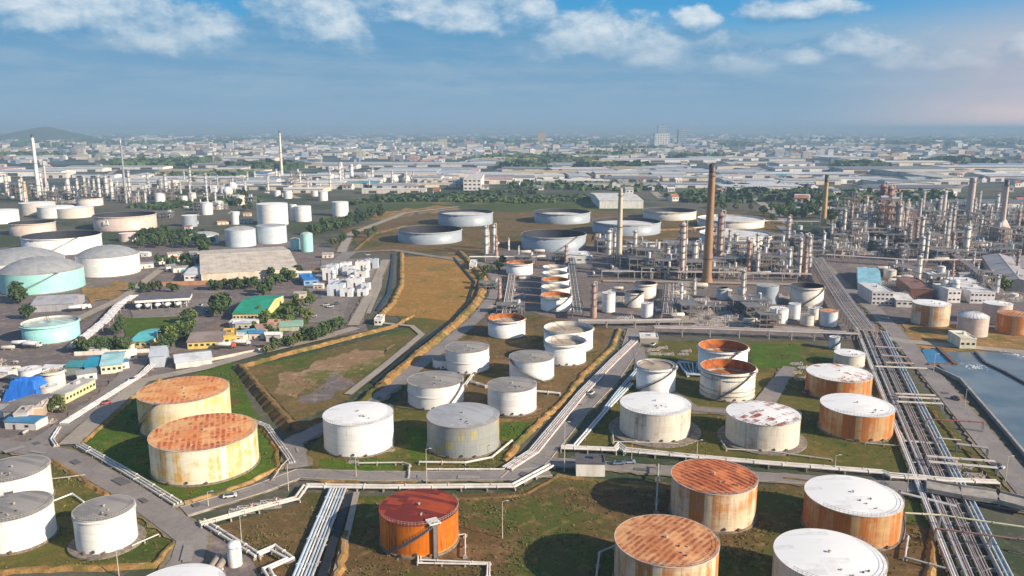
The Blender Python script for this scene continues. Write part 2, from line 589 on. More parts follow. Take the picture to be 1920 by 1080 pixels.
gm['ditch'] = plain("ditch_water_and_shade", (.012, .016, .022), .7, .3, .3)  # water of the ditch, also colours the strip painted as bund shade
gm['paving'] = ground("concrete_paving", ((.25, .215, .19), (.20, .175, .16), (.29, .25, .22)), .03, .5, blotch=((.13, .12, .11), .03, .56, .66))
gm['unit'] = ground("unit_paving", ((.21, .175, .16), (.145, .12, .118), (.27, .22, .19)), .03, .4, blotch=((.26, .15, .08), .02, .58, .68))
gm['town'] = ground("town_ground", ((.13, .135, .145), (.07, .085, .09), (.21, .195, .19)), .006, .04, blotch=((.022, .045, .03), .004, .44, .54))
gm['roadc'] = asphalt("asphalt", (.20, .175, .165), (.265, .235, .215))
gm['path'] = asphalt("dusty_concrete", (.30, .255, .21), (.36, .31, .25))


# ------------------------------------------------------------------ ground, zones, roads
def structure(o):
    o['kind'] = 'structure'
    return o


gb = MB()
R_ = 42000
gb.add([(-R_, -R_, 0), (R_, -R_, 0), (R_, R_, 0), (-R_, R_, 0)], [(0, 1, 2, 3)])
structure(gb.build("ground", gm['plain']))


def ragged(pts, amp, seed=0):
    """an uneven outline: every edge is halved three times and pushed about"""
    r = random.Random(seed + int(pts[0][0]))
    for lv in range(4):
        out = []
        for i, p in enumerate(pts):
            q = pts[(i + 1) % len(pts)]
            L = hypot(q[0] - p[0], q[1] - p[1])
            k = r.uniform(-1, 1) * amp * min(1, L / 60)
            out += [p, ((p[0] + q[0]) / 2 - k * (q[1] - p[1]) / (L or 1), (p[1] + q[1]) / 2 + k * (q[0] - p[0]) / (L or 1) * .5)]
        pts = out
    return pts


def poly(name, pts, mat, z, rag=0):
    if rag:
        pts = ragged(pts, rag)
    p = [(*G(x, y), z) for x, y in pts]
    a = sum(p[i][0] * p[(i + 1) % len(p)][1] - p[(i + 1) % len(p)][0] * p[i][1] for i in range(len(p)))
    if a < 0:
        p.reverse()
    b = MB().add(p, [tuple(range(len(p)))])
    return structure(b.build(name, gm[mat]))


def wpts(pts):
    return [G(x, y) for x, y in pts]


def resample(p, step):
    out = [p[0]]
    for i in range(len(p) - 1):
        L = hypot(p[i + 1][0] - p[i][0], p[i + 1][1] - p[i][1])
        n = max(1, int(L / step))
        for k in range(1, n + 1):
            t = k / n
            out.append((p[i][0] + (p[i + 1][0] - p[i][0]) * t, p[i][1] + (p[i + 1][1] - p[i][1]) * t))
    return out


def normals(p, closed=False):
    out = []
    n = len(p)
    for i in range(n):
        a = p[(i - 1) % n] if closed else p[max(0, i - 1)]
        b = p[(i + 1) % n] if closed else p[min(n - 1, i + 1)]
        dx_, dy_ = b[0] - a[0], b[1] - a[1]
        L = hypot(dx_, dy_) or 1
        nx, ny = -dy_ / L, dx_ / L
        # mitre
        if 0 < i < n - 1 or closed:
            q = p[i]
            l1 = hypot(q[0] - a[0], q[1] - a[1]) or 1
            t = ((q[0] - a[0]) / l1, (q[1] - a[1]) / l1)
            c = abs(-t[1] * nx + t[0] * ny)
            k = 1 / max(.45, c)
            nx, ny = nx * k, ny * k
        out.append((nx, ny))
    return out


def offset(p, d):
    return [(q[0] + m_[0] * d, q[1] + m_[1] * d) for q, m_ in zip(p, normals(p))]


def strip(name, pts, width, mat, z, world=False):
    p = pts if world else wpts(pts)
    nn = normals(p)
    vs = []
    for q, m_ in zip(p, nn):
        vs += [(q[0] - m_[0] * width / 2, q[1] - m_[1] * width / 2, z), (q[0] + m_[0] * width / 2, q[1] + m_[1] * width / 2, z)]
    fs = [(2 * i, 2 * i + 2, 2 * i + 3, 2 * i + 1) for i in range(len(p) - 1)]
    return structure(MB().add(vs, fs).build(name, gm[mat]))


def bund(pts, h, top, slope=1.5, mat='orange', z0=0.0, jit=.5):
    h, top = h * .72, top * .7
    p = resample(wpts(pts), 2.5)
    p = [(x + random.uniform(-jit, jit) * (0 < i < len(p) - 1), y + random.uniform(-jit, jit) * (0 < i < len(p) - 1)) for i, (x, y) in enumerate(p)]
    nn = normals(p)
    prof = [(-top / 2 - h * slope, -.3), (-top / 2, h), (top / 2, h), (top / 2 + h * slope, -.3)]
    vs = []
    for i, (q, m_) in enumerate(zip(p, nn)):
        for d, zz in prof:
            j = random.uniform(-.17, .14) * h if zz > 0 else 0
            d2 = d * random.uniform(.82, 1.2)
            vs.append((q[0] + m_[0] * d2, q[1] + m_[1] * d2, z0 + zz + j))
    fs = []
    for i in range(len(p) - 1):
        for k in range(3):
            fs.append((4 * i + k, 4 * i + 4 + k, 4 * i + 5 + k, 4 * i + 1 + k))
    fs += [(0, 1, 2, 3), tuple(len(vs) - 1 - k for k in range(4))]
    return structure(MB().add(vs, fs, False).build("embankment", gm[mat]))


ZL = [0.0]


def Z(step=.012):
    ZL[0] += step
    return round(ZL[0], 4)


poly("town_ground", [(-900, 372), (500, 356), (760, 346), (2900, 356), (4200, 256), (-2400, 256)], 'town', Z())
poly("concrete_paving", [(-500, 640), (-300, 470), (560, 452), (640, 470), (690, 620), (330, 690), (90, 850), (-700, 850)], 'unit', Z())
poly("grass_field", [(645, 374), (1110, 372), (1240, 394), (1000, 398), (690, 396)], 'green', Z())
poly("bare_earth", [(668, 398), (760, 390), (880, 394), (860, 402), (700, 412)], 'orange', Z(), 16)
poly("grass_field", [(640, 430), (700, 418), (830, 398), (1460, 398), (1500, 470), (900, 478), (690, 476)], 'brown', Z())
poly("unit_paving", [(905, 470), (1500, 440), (2300, 410), (2700, 560), (1960, 640), (1660, 640), (1090, 618), (930, 560)], 'unit', Z())
# the yards in the foreground
poly("grass_yard", [(158, 832), (332, 942), (526, 882), (512, 812), (476, 772), (446, 700), (432, 672), (392, 690), (262, 742)], 'lawn', Z())
poly("grass_yard", [(95, 864), (205, 930), (330, 1020), (288, 1062), (-20, 1075), (-300, 1090), (-300, 880)], 'olive', Z())
poly("field", [(392, 990), (560, 946), (578, 925), (612, 925), (556, 1130), (470, 1060)], 'brown', Z())
poly("field", [(640, 932), (960, 924), (1040, 893), (1260, 906), (1420, 912), (1420, 1300), (560, 1300)], 'dark', Z())
poly("field", [(1420, 912), (1500, 906), (1735, 932), (1790, 985), (1790, 1300), (1240, 1300)], 'dark', Z())
poly("grass_yard", [(590, 888), (572, 860), (612, 800), (745, 766), (1006, 792), (968, 842), (944, 884), (780, 888)], 'olive', Z())
poly("lawn", [(1010, 792), (948, 786), (936, 818), (972, 838)], 'lawn', Z())
poly("lawn", [(760, 800), (800, 800), (806, 862), (770, 862)], 'lawn', Z())
poly("lawn", [(600, 862), (740, 862), (740, 884), (596, 886)], 'lawn', Z())
poly("field", [(742, 764), (772, 706), (880, 612), (1000, 590), (1150, 616), (1130, 664), (1012, 786), (900, 782)], 'brown', Z())
poly("grass_yard", [(1068, 842), (1146, 766), (1196, 706), (1230, 640), (1500, 640), (1610, 672), (1700, 790), (1772, 872), (1660, 890), (1290, 860)], 'olive', Z())
poly("lawn", [(1408, 645), (1496, 645), (1508, 690), (1412, 690)], 'lawn', Z())
poly("grass_verge", [(1612, 668), (1668, 668), (1902, 930), (1850, 912), (1772, 868)], 'olive', Z())
poly("dirt_field", [(462, 690), (650, 648), (772, 614), (792, 630), (652, 750), (556, 792)], 'field2', Z())
poly("bare_dirt", [(520, 704), (600, 676), (742, 646), (712, 684), (650, 702), (600, 712), (556, 748), (512, 736)], 'dirt', Z(), 16)
poly("bare_dirt", [(556, 752), (620, 704), (660, 712), (668, 724), (592, 758)], 'unit', Z(), 16)
poly("dry_field", [(752, 482), (862, 480), (896, 524), (884, 566), (840, 602), (724, 592), (752, 540)], 'dry', Z())
poly("grass_field", [(742, 592), (842, 602), (790, 632), (768, 612)], 'olive', Z())
poly("bare_earth", [(1690, 604), (1935, 618), (2100, 640), (2100, 662), (1740, 662), (1700, 640)], 'orange', Z(), 16)
poly("concrete_paving", [(566, 548), (655, 560), (640, 606), (566, 606)], 'paving', Z())
poly("concrete_paving", [(244, 580), (300, 566), (436, 556), (432, 592), (250, 600)], 'paving', Z())
poly("grass_yard", [(228, 598), (340, 594), (338, 622), (236, 632)], 'lawn', Z())
poly("grass_yard", [(440, 598), (560, 560), (580, 606), (500, 640), (446, 630)], 'lawn', Z())
poly("bare_earth", [(150, 540), (232, 528), (262, 540), (170, 570)], 'orange', Z(), 16)
poly("concrete_paving", [(602, 488), (712, 484), (700, 552), (600, 562)], 'paving', Z())
poly("concrete_paving", [(352, 978), (398, 992), (470, 1046), (500, 1110), (320, 1130), (330, 1020)], 'unit', Z())

gm['pool0'] = plain("canal_water", (.03, .05, .08), .5, .3, .1)
zr = 0.62
RD = [("road", [(-150, 812), (120, 855), (232, 918), (316, 976), (362, 1010), (352, 1050), (290, 1130)], 9.0, 'roadc'),
      ("road", [(345, 962), (478, 922), (560, 891), (700, 896), (960, 894), (1030, 886)], 6.8, 'roadc'),
      ("road", [(960, 905), (1010, 860), (1082, 774), (1140, 716), (1180, 660), (1192, 618)], 9.0, 'roadc'),
      ("road", [(1020, 868), (1085, 872), (1262, 886), (1442, 898), (1724, 918), (1960, 962)], 6.4, 'roadc'),
      ("road", [(1462, 424), (1518, 470), (1574, 529), (1642, 585), (1694, 642), (1754, 714), (1832, 808), (1936, 932), (2060, 1090)], 9.5, 'roadc'),
      ("path", [(128, 836), (204, 768), (266, 716), (380, 692), (478, 664), (600, 636), (668, 616)], 8.0, 'path'),
      ("road", [(20, 848), (80, 830), (198, 748), (262, 680), (330, 655)], 9.0, 'roadc'),
      ("road", [(560, 880), (548, 832), (640, 786), (706, 748), (800, 676), (890, 601), (926, 556), (930, 524), (908, 496)], 7.5, 'roadc'),
      ("road", [(908, 496), (740, 470), (655, 474), (590, 528), (560, 600)], 8, 'roadc'),
      ("road", [(640, 474), (655, 440), (760, 400), (860, 388)], 9, 'path'),
      ("road", [(662, 612), (690, 560), (724, 488)], 7, 'path'),
      ("road", [(1082, 608), (1290, 604), (1620, 628), (1700, 642), (1940, 664)], 8.0, 'path'),
      ("road", [(1278, 604), (1282, 530)], 9.0, 'path'),
      ("road", [(1130, 528), (1290, 530), (1540, 536)], 7.0, 'path'),
      ("road", [(1196, 652), (1205, 700), (1300, 770), (1420, 778), (1480, 690)], 6, 'roadc'),
      ("road", [(1520, 470), (1700, 486), (1960, 486)], 7.0, 'path'),
      ("road", [(60, 640), (230, 560), (310, 500)], 7, 'path'),
      ("path", [(792, 628), (726, 684), (652, 742)], 4.0, 'path'),
      ("path", [(700, 606), (772, 613), (792, 630)], 3.5, 'path'),
      ("path", [(669, 926), (652, 1000), (622, 1110)], 2.0, 'path'),
      ("ditch", [(655, 930), (632, 1000), (596, 1110)], 2.6, 'ditch'),
      ("ditch", [(737, 476), (734, 520), (728, 552), (708, 584)], 2.4, 'pool0'),
      ("ditch", [(850, 484), (889, 530), (878, 566), (845, 604), (750, 676), (700, 720)], 2.2, 'ditch'),  # no channel: dark strip painting the shade left of the diagonal bund
      ("path", [(716, 490), (712, 540), (690, 590)], 3.0, 'path'),
      ]
def shoulder(pts, width, z):
    p = resample(wpts(pts), 3.0)
    vs = []
    for q, m_ in zip(p, normals(p)):
        l, r = width / 2 + random.uniform(.2, 2.2), width / 2 + random.uniform(.2, 2.2)
        vs += [(q[0] - m_[0] * l, q[1] - m_[1] * l, z), (q[0] + m_[0] * r, q[1] + m_[1] * r, z)]
    structure(MB().add(vs, [(2 * i, 2 * i + 2, 2 * i + 3, 2 * i + 1) for i in range(len(p) - 1)]).build("road_shoulder", gm['dust']))


gm['dust'] = ground("dusty_verge", ((.27, .20, .13), (.20, .16, .10), (.31, .24, .17)), .06, .6, blotch=((.15, .13, .05), .06, .5, .64))
for i, (nm, pts, wd, mt) in enumerate(RD):
    if nm == "road":
        shoulder(pts, wd, .45 + i * .006)
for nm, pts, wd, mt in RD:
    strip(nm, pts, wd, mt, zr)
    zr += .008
for i, pts in enumerate([[(-100, 340), (500, 318), (1100, 306), (2000, 300)], [(620, 352), (900, 338), (1300, 330), (2000, 334)], [(560, 372), (430, 330), (330, 290)], [(900, 352), (960, 300), (990, 272)], [(1240, 372), (1180, 320), (1150, 285)],
                         [(1480, 420), (1400, 360), (1320, 300), (1290, 276)], [(1500, 350), (1700, 310), (1900, 280)], [(-60, 300), (400, 280), (1000, 274), (1960, 272)], [(200, 330), (260, 290), (300, 268)], [(1700, 420), (1800, 350), (1960, 310)]]):
    strip("road", pts, 14 if i not in (3, 7) else 24, 'path', .30 + i * .01)
# repaired patches in the asphalt
gm['patch1'] = asphalt("new_asphalt", (.10, .095, .095), (.13, .12, .12))
gm['patch2'] = asphalt("old_asphalt", (.30, .27, .25), (.25, .22, .20))
rp_ = random.Random(9)
for i in range(34):
    nm, pts, wd, mt = RD[rp_.choice((0, 0, 1, 1, 2, 2, 3, 4, 6, 7))]
    q = wpts(pts)
    k_ = rp_.randrange(len(q) - 1)
    u_ = rp_.uniform(.1, .9)
    A_, B_ = q[k_], q[k_ + 1]
    x, y = A_[0] + (B_[0] - A_[0]) * u_, A_[1] + (B_[1] - A_[1]) * u_
    an_ = atan2(B_[1] - A_[1], B_[0] - A_[0])
    l_, w_2, o_ = rp_.uniform(1.5, 9), rp_.uniform(.8, wd * .42), rp_.uniform(-.25, .25) * wd
    cs, sn = cos(an_), sin(an_)
    x, y = x - sn * o_, y + cs * o_
    pp = [(-l_ / 2, -w_2 / 2), (l_ / 2 * rp_.uniform(.8, 1), -w_2 / 2), (l_ / 2, w_2 / 2 * rp_.uniform(.7, 1)), (-l_ / 2 * rp_.uniform(.8, 1), w_2 / 2)]
    structure(MB().add([(x + a_ * cs - b_ * sn, y + a_ * sn + b_ * cs, zr + .01 + i * .004) for a_, b_ in pp], [(0, 1, 2, 3)]).build("asphalt_patch", gm[rp_.choice(('patch1', 'patch2'))]))
# kerbs along the main roads
for nm, pts, wd, mt in (RD[1], RD[2], RD[3]):
    p = resample(wpts(pts), 12)
    for s in (-1, 1):
        q = offset(p, s * (wd / 2 + .15))
        kb = MB()
        for i in range(len(q) - 1):
            a, b = q[i], q[i + 1]
            L = hypot(b[0] - a[0], b[1] - a[1])
            kb.box((a[0] + b[0]) / 2, (a[1] + b[1]) / 2, .42, L + .02, .25, .8, atan2(b[1] - a[1], b[0] - a[0]))
        structure(kb.build("kerb", M['concrete']))
# bunds of earth: the low sun lights one face, the other is in its own shade
bund([(752, 474), (752, 536), (734, 572), (706, 600)], 2.4, 2.0)
bund([(862, 474), (908, 526), (893, 568), (858, 604), (763, 684), (716, 724)], 3.2, 3.0)
bund([(716, 724), (655, 772), (606, 790), (546, 806)], 2.6, 1.6, mat='brown')
bund([(546, 806), (500, 752), (448, 690)], 3.6, 1.6, 1.3, mat='brown')
bund([(448, 690), (540, 664), (650, 636), (742, 612)], 2.0, 1.6)
bund([(740, 612), (768, 596), (774, 592)], 1.6, 1.6)
bund([(156, 830), (250, 744), (300, 712)], 1.2, 1.0)
bund([(346, 944), (420, 924), (522, 880), (518, 846), (492, 800)], 1.1, 1.0)
bund([(104, 866), (150, 896), (200, 930)], 1.2, 1.2)
bund([(-120, 1078), (100, 1068), (288, 1062), (324, 1022)], 1.3, 1.2)
bund([(1160, 618), (1148, 652), (1096, 700), (1050, 758), (976, 824), (944, 866)], 1.5, 1.4)
bund([(1006, 790), (905, 788)], 1.4, 1.2, mat='brown')
bund([(600, 902), (780, 904)], .8, .8)
bund([(1046, 892), (980, 930), (880, 936), (668, 940)], .9, .8, mat='brown')
bund([(1046, 892), (1180, 912), (1262, 918)], .9, .9)
bund([(1470, 900), (1560, 908), (1740, 940)], 1.2, 1.0, mat='brown')
bund([(1764, 952), (1752, 1010), (1744, 1070), (1736, 1130)], 1.6, 1.2)
bund([(650, 1000), (622, 1130)], 1.6, 1.2)
bund([(664, 470), (700, 440), (760, 424)], 2.0, 1.6, mat='brown')
bund([(1115, 452), (1120, 436), (1306, 430)], 2.5, 2, mat='orange')
bund([(1680, 700), (1760, 790), (1840, 880), (1890, 940)], 1.0, 1.0, mat='brown')

# ------------------------------------------------------------------ water
wm, wt, wb = newmat("harbour_water")
wco = worldco(wt)
wn = wt.noise(wco, .35, 4, .6)
wt.put(wb.inputs['Base Color'], wt.mix(wt.rng(wt.noise(wco, .035, 5, .6), .38, .64), (.10, .14, .17), (.17, .20, .215)))
wb.inputs['Base Color'].default_value = (.075, .105, .135, 1)
wb.inputs['Roughness'].default_value = .28
wb.inputs['Specular IOR Level'].default_value = .3
bmp = wt.n('ShaderNodeBump', {'Height': wn, 'Strength': .25, 'Distance': .15})
wt.put(wb.inputs['Normal'], bmp.outputs[0])
gm['water'] = wm
pm = plain("pool_water", (.05, .20, .36), .2, .2, .1)
gm['pool'] = pm
poly("water", [(1740, 672), (1770, 662), (2300, 668), (2700, 1300), (2180, 1150), (1975, 930), (1880, 812), (1792, 712)], 'water', .70)
poly("pool_water", [(1728, 658), (1758, 656), (1784, 682), (1742, 684)], 'pool', .74)
foam = plain("foam", (.8, .8, .78), .8, .4, .8)
gm['foam'] = foam
for fx, fy, n_ in ((1826, 690, 70), (1906, 668, 60)):
    fb_ = MB()
    X0, Y0 = G(fx, fy)
    for _ in range(n_):
        a_, r_ = random.uniform(0, 6.3), abs(random.gauss(0, 2.0))
        fb_.lathe([(random.uniform(.2, .55), 0), (.15, .1), (.01, .16)], 7, X0 + r_ * 1.6 * cos(a_), Y0 + r_ * 2.2 * sin(a_))
    o = fb_.build("foam", foam, loc=(0, 0, .68))
    o['kind'] = 'stuff'


def wallrun(pts, h, th, name, label, cat, mat, color=None, z0=0.0, cap=None, group=None, world=False):
    p = pts if world else wpts(pts)
    X0, Y0 = p[0]
    t_ = thing(name, label, cat, X0, Y0, 0, group=group)
    b, c_ = MB(), MB()
    p = resample(p, 60)
    for i in range(len(p) - 1):
        a, q = p[i], p[i + 1]
        L = hypot(q[0] - a[0], q[1] - a[1])
        an = atan2(q[1] - a[1], q[0] - a[0])
        b.box((a[0] + q[0]) / 2 - X0, (a[1] + q[1]) / 2 - Y0, z0 + h / 2, L + th * .5, th, h, an)
        if cap:
            c_.box((a[0] + q[0]) / 2 - X0, (a[1] + q[1]) / 2 - Y0, z0 + h + .09, L + th * .5, th + .25, .18, an)
    b.build("wall", mat, t_, color)
    if cap:
        c_.build("coping", cap, t_)
    return t_


wallrun([(1752, 694), (1800, 716), (1888, 818), (1984, 934), (2190, 1160)], 1.9, .7, "sea_wall", "long grey concrete sea wall between the harbour road and the water", "sea wall", M['concrete'], cap=M['concrete'])
wallrun([(1758, 655), (1790, 686)], 1.6, 2.0, "jetty", "short brown jetty wall beside the small blue pool", "jetty", M['brown_steel'])
wallrun([(1740, 686), (1786, 685)], 1.3, 1.4, "jetty", "low rusty wall closing the front of the small blue pool", "jetty", M['brown_steel'])
wallrun([(1828, 664), (1846, 684), (1884, 702), (1935, 730)], 1.2, 1.2, "floating_boom", "dark floating boom curving across the harbour water", "boom", M['dark_steel'], z0=.4)
wallrun([(140, 667), (296, 660)], 2.2, .4, "boundary_wall", "low white boundary wall in front of the hedge left of the field", "wall", M['wall'], (.75, .68, .62))
wallrun([(276, 537), (428, 532)], 3.0, 2.5, "boundary_wall", "long orange brown wall behind the truck loading shed", "wall", M['wall'], (.42, .20, .10))
wallrun([(330, 690), (480, 660), (600, 630)], 1.6, .4, "boundary_wall", "pale low wall along the dusty path above the twin rusty tanks", "wall", M['wall'], (.55, .48, .40))
# ------------------------------------------------------------------ storage tanks
S = {}
S['white'] = shellmat("white_shell", (.80, .79, .76), (.45, .36, .26), .10, .04, dirt=.10)
S['offwhite'] = shellmat("weathered_white_shell", (.68, .63, .53), (.46, .23, .09), .36, .14, dirt=.35, pw=2.4, ph=60)
S['yellow'] = shellmat("yellowed_shell", (.78, .71, .55), (.66, .42, .05), .52, .14, (.60, .22, .03), dirt=.2, pw=2.6, ph=60, streak=.7)
S['peach'] = shellmat("peach_shell", (.77, .67, .48), (.66, .38, .06), .52, .14, (.60, .42, .06), dirt=.2, pw=2.6, ph=60, streak=.7)
S['orange'] = shellmat("orange_shell", (.60, .15, .004), (.27, .035, .004), .58, .34, (.64, .26, .008), dirt=.5, low=((.60, .34, .12), .2, 1.6), pw=2.2, ph=60)
S['rustwall'] = shellmat("rust_stained_shell", (.54, .34, .16), (.52, .145, .008), .78, .32, (.32, .11, .03), dirt=.5, pw=2.4, ph=60)
S['rusthalf'] = shellmat("half_rusted_shell", (.66, .56, .40), (.54, .19, .018), .66, .28, (.32, .16, .08), dirt=.4, pw=2.4, ph=60)
S['grey'] = shellmat("patched_grey_shell", (.30, .32, .31), (.46, .36, .10), .30, .4, (.16, .20, .21), dirt=.5, pw=2.6, ph=3.6)
S['mint'] = shellmat("mint_shell", (.34, .66, .62), (.50, .73, .68), .2, .05, (.42, .70, .65), dirt=.08)
S['pale'] = shellmat("pale_blue_shell", (.55, .62, .66), (.44, .46, .46), .2, .06, dirt=.12)
S['pink'] = shellmat("pinkish_shell", (.62, .50, .43), (.55, .36, .25), .3, .10, dirt=.15)
S['cream'] = shellmat("cream_shell", (.66, .60, .52), (.50, .36, .22), .25, .08, dirt=.2)
S['bluegrey'] = shellmat("blue_grey_shell", (.32, .37, .42), (.36, .33, .30), .2, .06, dirt=.2)
RF = {}
RF['white'] = roofmat("white_roof", (.80, .79, .77), (.62, .62, .61), .22, 0, 2.4, 8, (.6, .6, .6), .02)
RF['grey'] = roofmat("grey_roof", (.30, .275, .25), (.21, .195, .18), .45, 20, 2.0, 7, (.2, .19, .18), .02, fine=.9)
RF['steelgrey'] = roofmat("blue_grey_roof", (.37, .38, .39), (.31, .32, .33), .4, 40, 2.0, 7, (.3, .3, .3), .02)
RF['domegrey'] = roofmat("grey_dome_roof", (.30, .31, .32), (.25, .26, .27), .4, 0, 3.0, 3.0, (.2, .2, .21), .04)
RF['rustA'] = striperoof("rusty_dashed_roof", (.70, .31, .12), (.66, .22, .06), (.40, .06, .015), -110, 1.9, .40, .49, (.44, .11, .035), .22, .05)
RF['rustB'] = striperoof("rusty_dashed_roof_blotched", (.70, .32, .12), (.62, .20, .045), (.44, .085, .02), -106, 1.9, .45, .52, (.48, .15, .04), .22, .05)
RF['rustC'] = striperoof("rusty_ribbed_roof", (.50, .15, .04), (.44, .105, .024), (.10, .022, .012), 51, 1.9, .58, .40, (.18, .04, .016), .12)
RF['rustD'] = striperoof("rusty_ribbed_roof_faded", (.56, .26, .11), (.48, .17, .055), (.24, .07, .025), -48, 1.7, .50, .46, (.30, .09, .03), .3)
RF['red'] = roofmat("red_rust_roof", (.34, .05, .006), (.15, .012, .004), .55, 20, 2.0, 5, (.42, .11, .02), .03, .0)
RF['maroon'] = striperoof("white_roof_with_rust_strips", (.80, .78, .75), (.74, .71, .68), (.24, .045, .03), -36, 2.6, .10, .50, (.32, .09, .05), .055, .02)
RF['strip'] = striperoof("white_roof_with_rust_scars", (.80, .78, .75), (.76, .74, .70), (.46, .13, .02), -98, 3.2, .15, .52, (.3, .07, .02), .09, .02)
RF['minttop'] = roofmat("mint_floating_roof", (.44, .66, .60), (.36, .42, .40), .5, 30, 2.0, 5, (.3, .4, .38), .04)
RF['rustfloor'] = plain("rusty_inner_floor", (.50, .16, .02), .8, .55, .12, col2=(.22, .05, .012))
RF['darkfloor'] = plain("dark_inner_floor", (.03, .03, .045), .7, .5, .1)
RF['beigefloor'] = plain("beige_floating_roof", (.42, .34, .25), .8, .4, .15)
RF['whitefloor'] = plain("white_floating_roof", (.72, .70, .66), .6, .3, .1)
RF['goldfloor'] = plain("gold_inner_floor", (.60, .34, .04), .7, .4, .15)
RF['innerrust'] = plain("rusty_inner_wall", (.50, .15, .02), .85, .5, .3, col2=(.26, .07, .015))
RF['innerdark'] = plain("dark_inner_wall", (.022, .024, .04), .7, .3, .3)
RF['innerwhite'] = plain("white_inner_wall", (.66, .63, .58), .6, .3, .2)


def solve_tank(xl, xr, yr, yb):
    cx = (xl + xr) / 2
    P = G(cx, yb)
    d = hypot(*P)
    Rr = (xr - xl) / 2 * d / FPX
    Cx, Cy = P[0] * (1 + Rr / d), P[1] * (1 + Rr / d)
    h = 10.0
    A = [2 * pi * i / 60 for i in range(60)]
    for _ in range(25):
        base_ = [proj(Cx + Rr * cos(a), Cy + Rr * sin(a), 0.0) for a in A]
        top_ = [proj(Cx + Rr * cos(a), Cy + Rr * sin(a), h) for a in A]
        xs = [q[0] for q in top_]
        dep = Cy * cos(PITCH) + HC * sin(PITCH)
        Cx += ((xl + xr) / 2 - (min(xs) + max(xs)) / 2) * dep / FPX
        Rr *= (xr - xl) / (max(xs) - min(xs))
        e = yb - max(q[1] for q in base_)
        dl = e * dep * dep / (FPX * HC)          # rows to metres of depth
        Cy -= dl * .9
        ys = [q[1] for q in top_]
        e2 = (max(ys) - yr) if yr > 0 else (min(ys) + yr)
        h += e2 * dep / FPX * .95
        h = max(1.5, h)
    return Cx, Cy, Rr, h


ALLT = []


